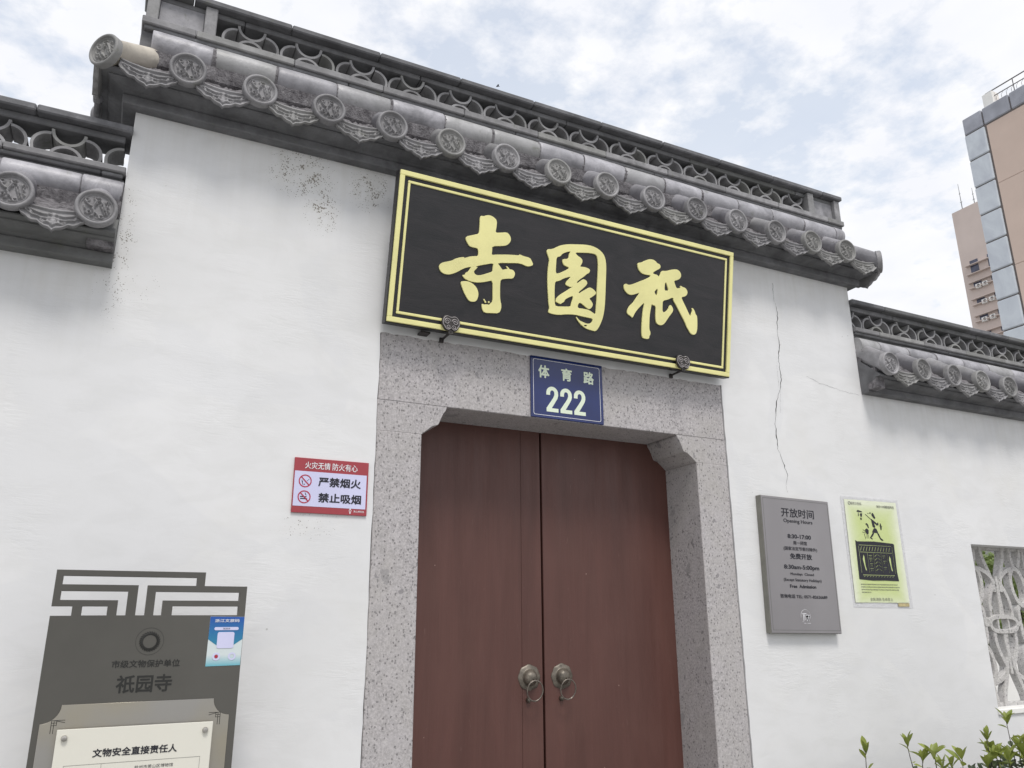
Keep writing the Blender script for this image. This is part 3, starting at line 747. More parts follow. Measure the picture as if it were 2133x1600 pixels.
def bott(u):
    a = abs(u); K = [(0, -.128), (.04, -.1215), (.10, -.1165), (.24, -.1125), (.34, -.1065), (.42, -.0985), (.46, -.0965), (.60, -.0975), (.70, -.0925), (.78, -.083), (.83, -.079), (.92, -.074), (1, -.060)]
    for (p, q), (r, s) in zip(K, K[1:]):
        if a <= r: return q + (s - q) * (a - p) / (r - p)
    return K[-1][1]
DS = [((-.86, .45), (-.66, .30), .07), ((-.66, .30), (-.44, .42), .08), ((-.44, .42), (-.20, .34), .07), ((-.62, .62), (-.40, .66), .08), ((-.40, .66), (-.20, .54), .07),
      ((.86, .45), (.66, .30), .07), ((.66, .30), (.44, .42), .08), ((.44, .42), (.20, .34), .07), ((.62, .62), (.40, .66), .08), ((.40, .66), (.20, .54), .07),
      ((0, .56), (0, .70), .12), ((-.10, .28), (.10, .28), .07), ((0, .2), (0, .4), .06), ((-.26, .76), (-.12, .70), .06), ((.26, .76), (.12, .70), .06)]
DQ = [((-.74, .48), .09, .05), ((.74, .48), .09, .05), ((-.30, .78), .06, .035), ((.30, .78), .06, .035), ((0, .60), .16, .04)]
DW = 0.110
def drip_mesh():
    nu, nv = 56, 26; vs, fs = [], []
    topz = lambda u: -.020 - .014 * (1 - u * u)
    def P(u, v, back=False):
        z = topz(u) + (bott(u) - topz(u)) * v
        h = 0
        if not back:
            h = relief(u, v, DS, DQ, .0095)
            if v > .885: h = max(h, .0085)
            if v < .10: h = max(h, .007)
        lean = -.012 * v
        return (u * DW, lean - h + (0.011 if back else 0), z)
    for back in (False, True):
        for j in range(nv + 1):
            for i in range(nu + 1): vs.append(P(-1 + 2 * i / nu, j / nv, back))
    k = (nu + 1) * (nv + 1)
    for j in range(nv):
        for i in range(nu):
            a = j * (nu + 1) + i; fs.append((a, a + nu + 1, a + nu + 2, a + 1)); fs.append((k + a, k + a + 1, k + a + nu + 2, k + a + nu + 1))
    for i in range(nu):
        a = nv * (nu + 1) + i; fs.append((a, a + k, a + k + 1, a + 1)); fs.append((i, i + 1, i + 1 + k, i + k))
    for j in range(nv):
        a = j * (nu + 1); b = a + nu; fs.append((a, a + k, a + k + nu + 1, a + nu + 1)); fs.append((b, b + nu + 1, b + nu + 1 + k, b + k))
    me = mesh('drip_tile', vs, fs); me.materials.append(MATS['clay_face']); me.polygons.foreach_set('use_smooth', [True] * len(me.polygons)); return me
DRIP = drip_mesh()
def pan_mesh(L=0.175, side=0):
    nu, nv = 14, 8; vs, fs = [], []
    rr = random.Random(5)
    for j in range(nv + 1):
        for i in range(nu + 1):
            u = -1 + 2 * i / nu; y = L * j / nv
            z = -.022 - .014 * (1 - u * u) + SLOPE * y + (rr.uniform(-.006, .010) if 0 < j else 0) + .02 * (j / nv) ** 2
            x = u * .112
            if side < 0: x = max(x, -.180 + y)
            if side > 0: x = min(x, .180 - y)
            vs.append((x, y + .002, z))
    for j in range(nv):
        for i in range(nu):
            a = j * (nu + 1) + i; fs.append((a, a + 1, a + nu + 2, a + nu + 1))
    me = mesh('pan_tile', vs, fs); me.materials.append(MATS['mortar']); return me
PAN = pan_mesh(); PAN_L = pan_mesh(side=-1); PAN_R = pan_mesh(side=1)
def cover_mesh(L=0.26, r=0.060, slope=SLOPE):
    q_ = 1 / math.sqrt(1 + slope * slope)
    vs, fs = [], []; n = 20; dy, dz = q_, slope * q_; rings_ = [(0, r), (L * .98, r * .97), (L, r * .9)]
    for s0, q in rings_:
        for j in range(n):
            t = 2 * math.pi * j / n
            s = s0 if s0 else q * math.sin(t) * dz / dy       # the lower end is cut upright to take the round end
            vs.append((q * math.cos(t), .004 + s * dy - q * math.sin(t) * dz, s * dz + q * math.sin(t) * dy))
    for i in range(len(rings_) - 1):
        for j in range(n):
            a = i * n + j; b = i * n + (j + 1) % n; fs.append((a, b, b + n, a + n))
    fs.append(tuple(range(n))); fs.append(tuple((len(rings_) - 1) * n + j for j in range(n))[::-1])
    me = mesh('cover_tile', vs, fs); me.materials.append(MATS['clay_tube']); me.polygons.foreach_set('use_smooth', [len(f.vertices) == 4 for f in me.polygons]); return me
COVER = cover_mesh()
COVER_HIP = cover_mesh(0.27, 0.060, 0.52)
COVER_CREAM = COVER_HIP.copy(); COVER_CREAM.name = 'cover_tile_cream'; COVER_CREAM.materials.clear(); COVER_CREAM.materials.append(MATS['cream_lime'])
def tube_mesh(r, L=0.270):
    vs, fs = [], []; n = 26; st = [(0, r * .955), (.004, r * .985), (.03, r * 1.0), (L * .5, r * 1.0), (L - .03, r * .985), (L - .006, r * .965), (L, r * .93)]
    for x, q in st:
        for j in range(n):
            t = 2 * math.pi * j / n; vs.append((x, q * math.cos(t), q * math.sin(t)))
    for i in range(len(st) - 1):
        for j in range(n):
            a = i * n + j; b = i * n + (j + 1) % n; fs.append((a, a + n, b + n, b))
    fs.append(tuple(range(n))); fs.append(tuple((len(st) - 1) * n + j for j in range(n))[::-1])
    me = mesh('ridge_tube_tile', vs, fs); me.materials.append(MATS['clay_tube']); me.polygons.foreach_set('use_smooth', [len(f.vertices) == 4 for f in me.polygons]); return me
TUBE = {r: tube_mesh(r) for r in (0.066, 0.057)}
def arc_mesh(a0, a1, r=0.064, th=0.0115, depth=0.125):
    n = 14; vs, fs = [], []
    for i in range(n + 1):
        t = R(a0 + (a1 - a0) * i / n)
        for q in (r - th, r):
            for y in (0, depth): vs.append((q * math.cos(t), y, q * math.sin(t)))
    for i in range(n):
        a = 4 * i; b = a + 4
        fs += [(a, b, b + 2, a + 2), (a + 1, a + 3, b + 3, b + 1), (a, a + 1, b + 1, b), (a + 2, b + 2, b + 3, a + 3)]
    fs += [(0, 2, 3, 1), (4 * n, 4 * n + 1, 4 * n + 3, 4 * n + 2)]
    me = mesh('openwork_tile', vs, fs); me.materials.append(MATS['clay_ledge']); return me
AL, AR, AU, AD = arc_mesh(88, 268), arc_mesh(-88, 92), arc_mesh(180, 360), arc_mesh(5, 175)

def jointed(name, ma, par, x0, x1, L, y0, y1, z0, z1, phase=0.0, bev=0.004, jit=0.0015):
    x = x0; k = 0; nx = x0 + phase if phase > 0 else x0 + L
    while x < x1 - 1e-4:
        nx_ = min(nx, x1)
        if nx_ - x > 0.03:
            j = random.uniform(-jit, jit)
            boxo(name, ma, par, x + 0.0012, nx_ - 0.0012, y0 + j, y1, z0 + j * .5, z1 + j, bev)
        x = nx_; nx = x + L; k += 1

YB = 0.150
def ridge(par, x0, x1, node0, z_l2, z_lb, z_lt, z_in, z_cb, z_ct, rx0, rx1, cap_phase):
    yc = T / 2
    extrude_x('ridge_base', [(0.012, z_l2 - .20), (0.012, z_l2), (T - .012, z_l2), (T - .012, z_l2 - .20)], x0 + .004, x1 - .004, 'clay_cornice', par)
    jointed('ledge_strip', 'clay_cornice', par, x0 + .01, x1 - .01, 0.9, -0.012, T + .012, z_l2 + .0008, z_lb - .0008)
    jointed('ledge_tile', 'clay_ledge', par, x0, x1, 0.43, -0.024, YB + .012, z_lb, z_lt, 0.22)
    P_ = 0.2625; k = -40
    while node0 + k * P_ < rx1:
        n0 = node0 + k * P_
        for me, dx, dz in ((AL, .066, .043), (AU, P_ / 2, .122), (AD, P_ / 2, -.006), (AR, P_ - .066, .043)):
            xx = n0 + dx
            if xx - .03 > rx0 and xx + .03 < rx1:
                link('openwork_tile', me, None, par, (xx + random.uniform(-.002, .002), 0.020 + random.uniform(-.003, .003), z_lt + dz), (0, R(random.uniform(-2, 2)), 0))
        k += 1
    jointed('ridge_board', 'clay_cornice', par, x0 + .02, x1 - .02, 0.86, 0.012, YB - .008, z_in, z_cb + .0005, 0.4)
    jointed('cap_slab', 'clay_slab', par, x0 - .004, x1 + .004, 0.43, -0.030, YB + .010, z_cb + .001, z_ct, cap_phase, 0.006)

# ---- gate wall coping
E = 3.645
sweep_loop('cornice', CORN, GX0, GX1, 0.0, T, E, 'clay_cornice', gate)
sweep_loop('tile_bed', [(.149, .0905), (0.0, .190), (-.03, .200)], GX0, GX1, 0.0, T, E, 'mortar', gate)
extrude_x('ridge_mortar', [(-.052, .286 + E), (-.040, .225 + E), (.0, .19 + E), (T, .19 + E), (T + .04, .225 + E), (T + .052, .286 + E), (T - .01, .30 + E), (.01, .30 + E)], GC - 2.068, GC + 2.066, 'mortar', gate)
DY0 = -0.172
sp = 0.2937
discs = [-0.929 + sp * i for i in range(14)]
def eave_row(par, xs, e, zc, drips, yy=DY0, back=False):
    s = -1 if back else 1; rz = math.pi if back else 0.0
    for x in xs:
        xx = x + random.uniform(-.004, .004); z = e + zc + random.uniform(-.004, .004); y = yy if not back else T - yy
        c = link('cover_tile', COVER, None, par, (xx, y, z), (R(random.uniform(-1.5, 1.5)), 0, rz + R(random.uniform(-2, 2))))
        if not back:
            d = link('tile_end', DISC, None, c, (xx, y, z)); d.location = (0, 0, 0); d.rotation_euler = (R(random.uniform(-2, 2)), R(random.uniform(-6, 6)), R(random.uniform(-2, 2)))
    for x in drips:
        xx = x + random.uniform(-.003, .003); z = e + zc + random.uniform(-.003, .003); y = (yy + .006) if not back else T - yy - .006
        link('pan_tile', PAN if back or par is not gate else PAN_L if x == drips[0] else PAN_R if x == drips[-1] else PAN, None, par, (xx, y, z), (0, 0, rz))
        if not back: link('drip_tile', DRIP, None, par, (xx, y, z), (R(random.uniform(-2, 4)), R(random.uniform(-1.5, 1.5)), 0))
eave_row(gate, discs, E, .139, [discs[0] - sp / 2 + .006] + [x + sp / 2 for x in discs[:-1]] + [discs[-1] + sp / 2 - .006])
eave_row(gate, discs, E, .139, [x + sp / 2 for x in discs[:-1]], back=True)
# hip corners and side drips
for sx, xc, me in ((-1, GX0 - .128, COVER_CREAM), (1, GX1 + .128, COVER_HIP)):
    zc = E + .139 + .004
    rz = R(-45) if sx < 0 else R(45)
    for front in (True, False):
        yc_ = -0.150 if front else T + .150
        rr_ = rz if front else math.pi - rz
        c = link('corner_cover_tile', me if front else COVER_HIP, None, gate, (xc, yc_, zc), (0, 0, rr_)); c.scale = (1, 0.92, 1)
        d = link('tile_end', DISC, None, c, (xc, yc_, zc)); d.location = (0, 0, 0)
    for yy in (T / 2,):
        rz2 = R(-90) if sx < 0 else R(90)
        c = link('cover_tile', COVER, None, gate, (xc + sx * .024, yy, zc), (0, 0, rz2)); c.scale = (1, .8, 1)
        d = link('tile_end', DISC, None, c, (xc, yy, zc)); d.location = (0, 0, 0)
        for dy in (-.125, .125):
            link('drip_tile', DRIP, None, gate, (xc + sx * .018, yy + dy, zc), (R(0), 0, rz2))
x = GC - 2.07; k = 0
joints = [0.26 + .2715 * q for q in range(-20, 20)]
pts = [GC - 2.07] + [j for j in joints if GC - 2.02 < j < GC + 2.02] + [GC + 2.07]
for a, b in zip(pts, pts[1:]):
    for yy in (0.006, T - 0.006):
        c = link('ridge_tube_tile', TUBE[0.066], None, gate, (a + .002, yy + random.uniform(-.002, .002), E + .345 + random.uniform(-.003, .003)), (R(random.uniform(0, 360)), 0, R(random.uniform(-.5, .5)))); c.scale = ((b - a - .003) / .270, 1, 1)
    if b < GC + 2:
        bb = MB(); bb.tube([(b - .010, 0.006, E + .345), (b + .009, 0.006, E + .345)], 0.0635, 18); link('joint_mortar', bb.build('joint_mortar'), 'mortar', gate)
ridge(gate, GC - 2.119, GC + 2.119, 0.241, 4.060, 4.081, 4.116, 4.240, 4.266, 4.298, GC - 1.83, GC + 1.83, 0.20)
for s in (-1, 1):
    for h0, h1 in ((1.82, 1.872), (2.058, 2.107)):
        boxo('ridge_post', 'clay_ledge', gate, GC + s * h0, GC + s * h1, -0.014, YB + .002, 4.117, 4.2655, 0.004)
    boxo('end_panel', 'clay', gate, GC + s * 1.873, GC + s * 2.057, 0.012, YB - .008, 4.1165, 4.2395, 0.002)

# ---- wing copings
def wing(par, x0, x1, dxs, e, zc, node0, cap_phase, joint0):
    C2 = [(-o_, e + z_) for o_, z_ in CORN] + [(0, e + zc - .034 + .10)] + [(T, e + zc - .034 + .10)] + [(T + o_, e + z_) for o_, z_ in CORN[::-1]]
    extrude_x('cornice', C2, x0, x1, 'clay_cornice', par)
    tz = .318
    extrude_x('ridge_mortar', [(-.050, e + tz - .048), (-.04, e + .22), (.0, e + .19), (T, e + .19), (T + .04, e + .22), (T + .050, e + tz - .048), (T - .01, e + tz - .03), (.01, e + tz - .03)], x0 + .001, x1 - .001, 'mortar', par)
    m_ = [(a + b) / 2 for a, b in zip(dxs, dxs[1:])]
    eave_row(par, dxs, e, zc, m_)
    eave_row(par, dxs, e, zc, m_, back=True)
    js = [joint0 + .2715 * q for q in range(-30, 40)]
    pts = [x0] + [j for j in js if x0 + .05 < j < x1 - .05] + [x1]
    for a, b in zip(pts, pts[1:]):
        for yy in (0.004, T - 0.004):
            c = link('ridge_tube_tile', TUBE[0.057], None, par, (a + .002, yy + random.uniform(-.002, .002), e + tz + random.uniform(-.003, .003)), (R(random.uniform(0, 360)), 0, 0)); c.scale = ((b - a - .003) / .270, 1, 1)
        bb = MB(); bb.tube([(b - .008, 0.004, e + tz), (b + .008, 0.004, e + tz)] if b < x1 else [(b - .008, 0.004, e + tz), (b, 0.004, e + tz)], 0.0545, 18); link('joint_mortar', bb.build('joint_mortar'), 'mortar', par)
    ridge(par, x0, x1, node0, 3.325, 3.342, 3.370, 3.497, 3.527, 3.560, x0 - .05, x1 + .05, cap_phase)
wing(wl, -3.9, GX0 - .001, sorted([-1.172 - .272 * i for i in range(10)]), 2.930, .158, -1.455, 0.31, -1.25)
wing(wr, GX1 + .001, 7.9, [3.138 + .290 * i for i in range(17)], 2.930, .158, 3.20, 0.30, 3.25)
b = MB(); b.box(GX1 + .002, GX1 + .075, -.118, -.002, 2.945, 3.075, .004); link('end_fill', b.build('end_fill'), 'mortar', wr)
b = MB(); b.box(GX0 - .095, GX0 - .002, -.10, -.002, 2.972, 3.06, .004); link('end_fill', b.build('end_fill'), 'mortar', wl)

# ---- stone lattice window in the right wall
def ribbon(b, pts, w, y0, y1, closed=False):
    n = len(pts); vs = []; fs = []
    for i in range(n):
        a = pts[(i - 1) % n] if (closed or i) else pts[i]; c = pts[(i + 1) % n] if (closed or i < n - 1) else pts[i]
        dx, dz = c[0] - a[0], c[1] - a[1]; L = math.hypot(dx, dz) or 1; nx, nz = -dz / L * w / 2, dx / L * w / 2; p_ = pts[i]
        vs += [(p_[0] + nx * .86, y0, p_[1] + nz * .86), (p_[0] - nx * .86, y0, p_[1] - nz * .86), (p_[0] - nx, y0 + .006, p_[1] - nz), (p_[0] - nx, y1, p_[1] - nz), (p_[0] + nx, y1, p_[1] + nz), (p_[0] + nx, y0 + .006, p_[1] + nz)]
    for i in range(n if closed else n - 1):
        a = 6 * i; c = 6 * ((i + 1) % n)
        for k in range(6): fs.append((a + k, a + (k + 1) % 6, c + (k + 1) % 6, c + k))
    if not closed: fs += [tuple(range(6))[::-1], tuple(6 * (n - 1) + k for k in range(6))]
    b.add(vs, fs)
def bez(P, n=10):
    out = []
    for i in range(n + 1):
        t = i / n; q = [tuple(p_) for p_ in P]
        while len(q) > 1: q = [((1 - t) * a[0] + t * c[0], (1 - t) * a[1] + t * c[1]) for a, c in zip(q, q[1:])]
        out.append(q[0])
    return out
LY0, LY1 = 0.095, 0.140
lat = MB(); kk = 0
UC = (4.231, 4.921); ZM = 1.560
for ux in UC:
    for sx in (-1, 1):
        for sz in (-1, 1):
            f = lambda P: [(ux + sx * a, ZM + sz * c) for a, c in P]
            parts_ = [(bez([(.115, .49), (.115, .38), (.055, .36), (.035, .26), (.03, .20)]), .036),
                      (bez([(.03, .27), (.055, .21), (.115, .17), (.105, .045)]), .034),
                      (bez([(.0, .30), (.0, .20), (.012, .1), (.012, .04)], 6), .030),
                      (bez([(.175, .35), (.10, .33), (.05, .31), (.03, .25)]), .034),
                      (bez([(.20, .11), (.17, .09), (.185, .03), (.18, 0)]), .034),
                      (bez([(.265, .11), (.30, .10), (.345, .08), (.345, 0)]), .034),
                      (bez([(.205, .36), (.185, .42), (.18, .49)]), .034), (bez([(.245, .36), (.28, .40), (.30, .49)]), .034),
                      (bez([(.285, .28), (.31, .27), (.35, .25)], 4), .036), (bez([(.13, 0), (.16, 0), (.19, 0)], 3), .034),
                      (bez([(.05, .045), (.055, .0)], 3), .020)]
            for P, w in parts_:
                ribbon(lat, f(P), w * .88, LY0 + .0006 * (kk % 7), LY1); kk += 1
            ov = [(.225 + .068 * math.cos(R(a)) - .022 * math.sin(R(a)), .235 + .118 * math.sin(R(a)) + .012 * math.cos(R(a))) for a in range(0, 360, 15)]
            ribbon(lat, f(ov), .034, LY0 + .0006 * (kk % 7), LY1, True); kk += 1
    lz = [(ux + .135 * math.copysign(abs(math.cos(R(a))) ** .6, math.cos(R(a))), ZM + .045 * math.copysign(abs(math.sin(R(a))) ** .8, math.sin(R(a)))) for a in range(0, 360, 12)]
    ribbon(lat, lz, .028, LY0 - .003, LY1, True)
ribbon(lat, [(WX0 - .004, WZ0), (WX0 - .004, WZ1), (WX1 + .004, WZ1), (WX1 + .004, WZ0)], .05, LY0 + .009, LY1, True)
ribbon(lat, [(sum(UC) / 2, WZ0), (sum(UC) / 2, WZ1)], .03, LY0 + .010, LY1)
link('stone_lattice', lat.build('stone_lattice'), 'lattice_stone', wr)
boxo('window_sill', 'white_stucco', wr, WX0 - .012, WX1 + .01, -0.012, 0.083, WZ0 - .030, WZ0 + .002, 0.004)

# ================================================================== name board over the door
PW, PH = 1.947, 0.708
ang = math.atan2(0.12, 0.698)
board = thing('name_board', 'large black name board with gold frame and three gold characters over the doorway', 'sign', (-0.01, -0.08, 2.863))
board.rotation_euler = (ang, 0, 0)
def bp(name, me, ma): 
    o_ = bpy.data.objects.new(name, me); me.materials.append(MATS[ma]); col.objects.link(o_); o_.parent = board; return o_
def lbox(name, ma, x0, x1, y0, y1, z0, z1, bev=0.0):
    b_ = MB(); b_.box(x0, x1, y0, y1, z0, z1, bev); return bp(name, b_.build(name), ma)
lbox('board_panel', 'lacquer', 0.004, PW - .004, -0.0045, 0.035, 0.004, PH - .004, 0.0015)
def frame_strips(i0, i1, y, ma):
    for (x0, x1, z0, z1) in ((i0, PW - i0, i0, i1), (i0, PW - i0, PH - i1, PH - i0), (i0, i1, i1, PH - i1), (PW - i1, PW - i0, i1, PH - i1)):
        lbox('frame_strip', ma, x0 + (.0003 if z0 == i1 else 0), x1, y, 0.0, z0, z1, 0.002)
frame_strips(0.003, 0.026, -0.014, 'gold')
frame_strips(0.044, 0.056, -0.009, 'gold')
lbox('board_edge', 'lacquer', -0.002, PW + .002, -0.004, 0.042, -0.002, PH + .002)
for loops in (SI, YUAN, QI):
    L = [smooth_loop(list(q), 1) for q in loops]
    bp('gold_character', poly('gold_character', L, -0.011, 0.0115, 0.0007), 'gold')
# cloud shaped iron brackets holding the board
def bracket(x, z, y, lab):
    t_ = thing('cloud_bracket', lab, 'bracket', (x, y, z), 'cloud brackets under the name board')
    out = []
    half = [(0, .030), (.008, .031), (.016, .035), (.026, .034), (.034, .028), (.040, .017), (.043, .004), (.041, -.010), (.034, -.018), (.029, -.028), (.019, -.034), (.009, -.032), (.002, -.024)]
    L = [(x + a, z + c) for a, c in half] + [(x - a, z + c) for a, c in half[::-1] if a > 0]
    link('cloud_plate', poly('cloud_plate', [smooth_loop(L, 2)], y - .008, 0.012, 0.003), 'iron', t_)
    b_ = MB()
    for s in (-1, 1):
        sp_ = []
        for k in range(26):
            th = k / 25 * 2 * math.pi * 1.6; r_ = .0165 * (1 - k / 30)
            sp_.append((x + s * (.0195 - r_ * math.cos(th)), y - .0098, z + .006 + r_ * math.sin(th)))
        b_.tube(sp_, .0017, 5)
        sp_ = []
        for k in range(16):
            th = k / 15 * 2 * math.pi * 1.1; r_ = .010 * (1 - k / 22)
            sp_.append((x + s * (.014 - r_ * math.cos(th)), y - .0095, z - .020 + r_ * math.sin(th)))
        b_.tube(sp_, .0014, 5)
    rim = smooth_loop([(x + (a - x) * .93, z + (c - z) * .93) for a, c in L], 2)
    b_.tube([(a, y - .0092, c) for a, c in rim], .0015, 5, True)
    link('scroll_wire', b_.build('scroll_wire'), 'iron_edge', t_, smooth=True)
    b_ = MB(); b_.box(x - .006, x + .006, y - .004, -0.002, z - .046, z - .038, .002); b_.box(x - .011, x + .013, y - .004, y + .004, z - .05, z - .025, .001)
    b_.box(x - .014, x + .006, -.012, -.001, z - .060, z - .036, .002)
    link('support_arm', b_.build('support_arm'), 'iron', t_)
bracket(0.290, 2.894, -0.106, 'iron cloud bracket under the left part of the black name board')
bracket(1.608, 2.897, -0.106, 'iron cloud bracket under the right end of the black name board')
b_ = MB(); b_.box(0.17, 0.215, -0.05, -0.001, 2.853, 2.862, .001); o_ = link('mounting_clip', b_.build('mounting_clip'), 'iron')
tag(o_, 'small dark metal clip on the wall under the left corner of the name board', 'clip')

# ================================================================== street number plate
pl_ = thing('number_plate', 'blue enamel street number plate 222 fixed on the stone lintel', 'sign', (0.96, 0, 2.69))
boxo('plate', 'blue_enamel', pl_, 0.754, 1.166, -0.006, 0.003, 2.534, 2.844, 0.0015)
def rrect(x0, x1, z0, z1, r):
    L = []
    for cx_, cz_, a in ((x1 - r, z1 - r, 0), (x0 + r, z1 - r, 90), (x0 + r, z0 + r, 180), (x1 - r, z0 + r, 270)): L += arc(cx_, cz_, r, a, a + 90, 6)
    return L
link('border_line', poly('border_line', [rrect(.7665, 1.149, 2.547, 2.829, .010), rrect(.7685, 1.147, 2.549, 2.827, .009)], -0.0066, 0.0006), 'line_white', pl_)
for ch, x_ in (('体', .826), ('育', .955), ('路', 1.083)):
    text(ch, x_, 2.768, .062, .066, -0.006, 'pale_paint', pl_, bold=0.035)
def digit2(x, z, w, h, par):
    s = w; pts = []
    cxd, czd = x + w / 2, z + h - w * .50
    ro, ri = w * .50, w * .50 - w * .30
    outer = [(x, z), (x, z + h * .14)]
    outer += [(x + w * .42, z + h * .44), (x + w * .60, z + h * .58), (x + w * .68, z + h * .68), (x + w * .68, z + h * .76)]
    outer += arc(cxd, czd, w * .18, 0, 180, 8, w * .22)
    outer += [(x + w * .32, z + h * .66), (x, z + h * .66), (x, czd)]
    outer += arc(cxd, czd, w * .5, 180, 0, 14)
    outer += [(x + w, z + h * .66), (x + w * .93, z + h * .54), (x + w * .78, z + h * .42), (x + w * .44, z + h * .145), (x + w, z + h * .145), (x + w, z)]
    link('digit', poly('digit', [outer], -0.0066, 0.0006), 'pale_paint', par)
for k in range(3): digit2(.838 + k * .078, 2.568 , .066, .128, pl_)

# ================================================================== red fire warning sign
fs_ = thing('fire_sign', 'small red and lilac no fire no smoking sign on the white wall', 'sign', (-0.19, 0, 2.13))
boxo('sign_panel', 'sign_red', fs_, -0.341, -0.031, -0.008, -0.0005, 2.018, 2.242, 0.001)
boxo('sign_field', 'sign_lilac', fs_, -0.337, -0.038, -0.0088, -0.0078, 2.045, 2.187)
text('火灾无情', -.246, 2.213, .104, .029, -.0082, 'print_white', fs_, bold=.006)
text('防火有心', -.132, 2.213, .106, .030, -.0082, 'print_white', fs_, bold=.006)
text('严禁烟火', -.151, 2.148, .178, .039, -.0090, 'print_black', fs_, bold=.028)
text('禁止吸烟', -.147, 2.083, .179, .039, -.0090, 'print_black', fs_, bold=.028)
text('萧山博物馆', -.065, 2.034, .044, .0085, -.0082, 'print_white', fs_)
for zc_, kind in ((2.147, 0), (2.082, 1)):
    link('ban_ring', poly('ban_ring', [ring_loops(-.2935, zc_, .0218, .0262)[0], ring_loops(-.2935, zc_, .0218, .0262)[1]], -.0096, .0006), 'print_red', fs_)
    a_ = R(45); w_ = .0022; L_ = .0225
    dxx, dzz = math.cos(a_), -math.sin(a_)
    q = [(-.2935 - dxx * L_ - dzz * w_, zc_ - dzz * L_ + dxx * w_), (-.2935 + dxx * L_ - dzz * w_, zc_ + dzz * L_ + dxx * w_), (-.2935 + dxx * L_ + dzz * w_, zc_ + dzz * L_ - dxx * w_), (-.2935 - dxx * L_ + dzz * w_, zc_ - dzz * L_ - dxx * w_)]
    link('ban_bar', poly('ban_bar', [q], -.0100, .0004), 'print_red', fs_)
    if kind:
        loops = [[(-.310, zc_ - .001), (-.310, zc_ + .003), (-.284, zc_ + .003), (-.284, zc_ - .001)], [(-.309, zc_ - .009), (-.309, zc_ - .005), (-.281, zc_ - .005), (-.281, zc_ - .009)],
                 [(-.292, zc_ + .017), (-.289, zc_ + .009), (-.284, zc_ + .006), (-.286, zc_ + .010), (-.290, zc_ + .018)]]
    else:
        loops = [[(-.308, zc_ + .006), (-.303, zc_ - .002), (-.302, zc_ - .012), (-.298, zc_ - .016), (-.303, zc_ - .015), (-.307, zc_ - .004)], [(-.297, zc_ - .010), (-.293, zc_ - .014), (-.296, zc_ - .017)],
                 [(-.286, zc_ - .001), (-.277, zc_ + .008), (-.278, zc_ + .009), (-.287, zc_ + .0003)]]
    link('pictogram', poly('pictogram', loops, -.0094, .0004), 'print_black', fs_)
L = [(-.107, 2.040), (-.104, 2.026), (-.1015, 2.023), (-.099, 2.026), (-.096, 2.040), (-.098, 2.0395), (-.1005, 2.028), (-.1025, 2.028), (-.105, 2.0395)]
link('emblem', poly('emblem', [L, arc(-.1015, 2.0425, .003, 0, 330, 10)], -.0088, .0005), 'print_white', fs_)

# ================================================================== opening hours board
hs = thing('hours_sign', 'grey metal opening hours sign board on the white wall right of the door', 'sign', (2.37, 0, 1.88))
hs.rotation_euler = (0, R(1.0), 0)
boxo('sign_body', 'sign_side', hs, 2.121, 2.623, -0.036, -0.0005, 1.524, 2.237, 0.002)
boxo('sign_face', 'brushed', hs, 2.123, 2.621, -0.0395, -0.036, 1.526, 2.235, 0.0012)
link('inset_line', poly('inset_line', [[(2.133, 1.540), (2.133, 2.224), (2.613, 2.224), (2.613, 1.540)], [(2.1348, 1.5418), (2.1348, 2.2222), (2.6112, 2.2222), (2.6112, 1.5418)]], -.0402, .0006), 'print_grey', hs)
for s, x_, z_, w, h, bo in (
    ('开放时间', 2.380, 2.154, .242, .050, .012), ('Opening Hours', 2.377, 2.107, .213, .026, .012), ('8:30-17:00', 2.376, 2.027, .172, .023, .03),
    ('周一闭馆', 2.377, 1.993, .100, .021, .012), ('(国家法定节假日除外)', 2.376, 1.960, .245, .023, .012), ('免费开放', 2.375, 1.921, .160, .031, .03),
    ('8:30am-5:00pm', 2.373, 1.861, .255, .029, .03), ('Mondays  Closed', 2.372, 1.826, .169, .018, .012), ('(Except Statutory Holidays)', 2.372, 1.795, .273, .020, .012),
    ('Free  Admission', 2.370, 1.764, .189, .018, .03), ('咨询电话 TEL: 0571-82626689', 2.370, 1.712, .340, .021, .02)):
    text(s, x_, z_, w, h, -.0397, 'print_black', hs, bold=bo)
b_ = MB()
b_.tube([(2.368 + .034 * math.cos(R(a)), -.040, 1.612 + .034 * math.sin(R(a))) for a in range(-20, 205, 15)], .0007, 4)
link('emblem_arc', b_.build('emblem_arc'), 'print_white', hs)
LO = [[(2.343, 1.625), (2.372, 1.627), (2.376, 1.624), (2.366, 1.6235), (2.345, 1.622)], [(2.352, 1.621), (2.356, 1.621), (2.353, 1.588), (2.350, 1.586)], [(2.360, 1.621), (2.363, 1.621), (2.363, 1.594), (2.360, 1.59)],
      [(2.376, 1.621), (2.380, 1.621), (2.379, 1.590), (2.374, 1.586)], [(2.387, 1.618), (2.390, 1.618), (2.389, 1.586), (2.386, 1.588)], [(2.369, 1.618), (2.398, 1.619), (2.398, 1.616), (2.369, 1.615)], [(2.376, 1.605), (2.392, 1.606), (2.392, 1.6035), (2.376, 1.6025)],
      [(2.337, 1.5835), (2.350, 1.585), (2.350, 1.5835)], [(2.352, 1.577), (2.368, 1.577), (2.368, 1.5755), (2.352, 1.5755)], [(2.376, 1.577), (2.400, 1.577), (2.400, 1.5755), (2.376, 1.5755)]]
link('emblem', poly('emblem', LO, -.0402, .0005), 'print_white', hs)

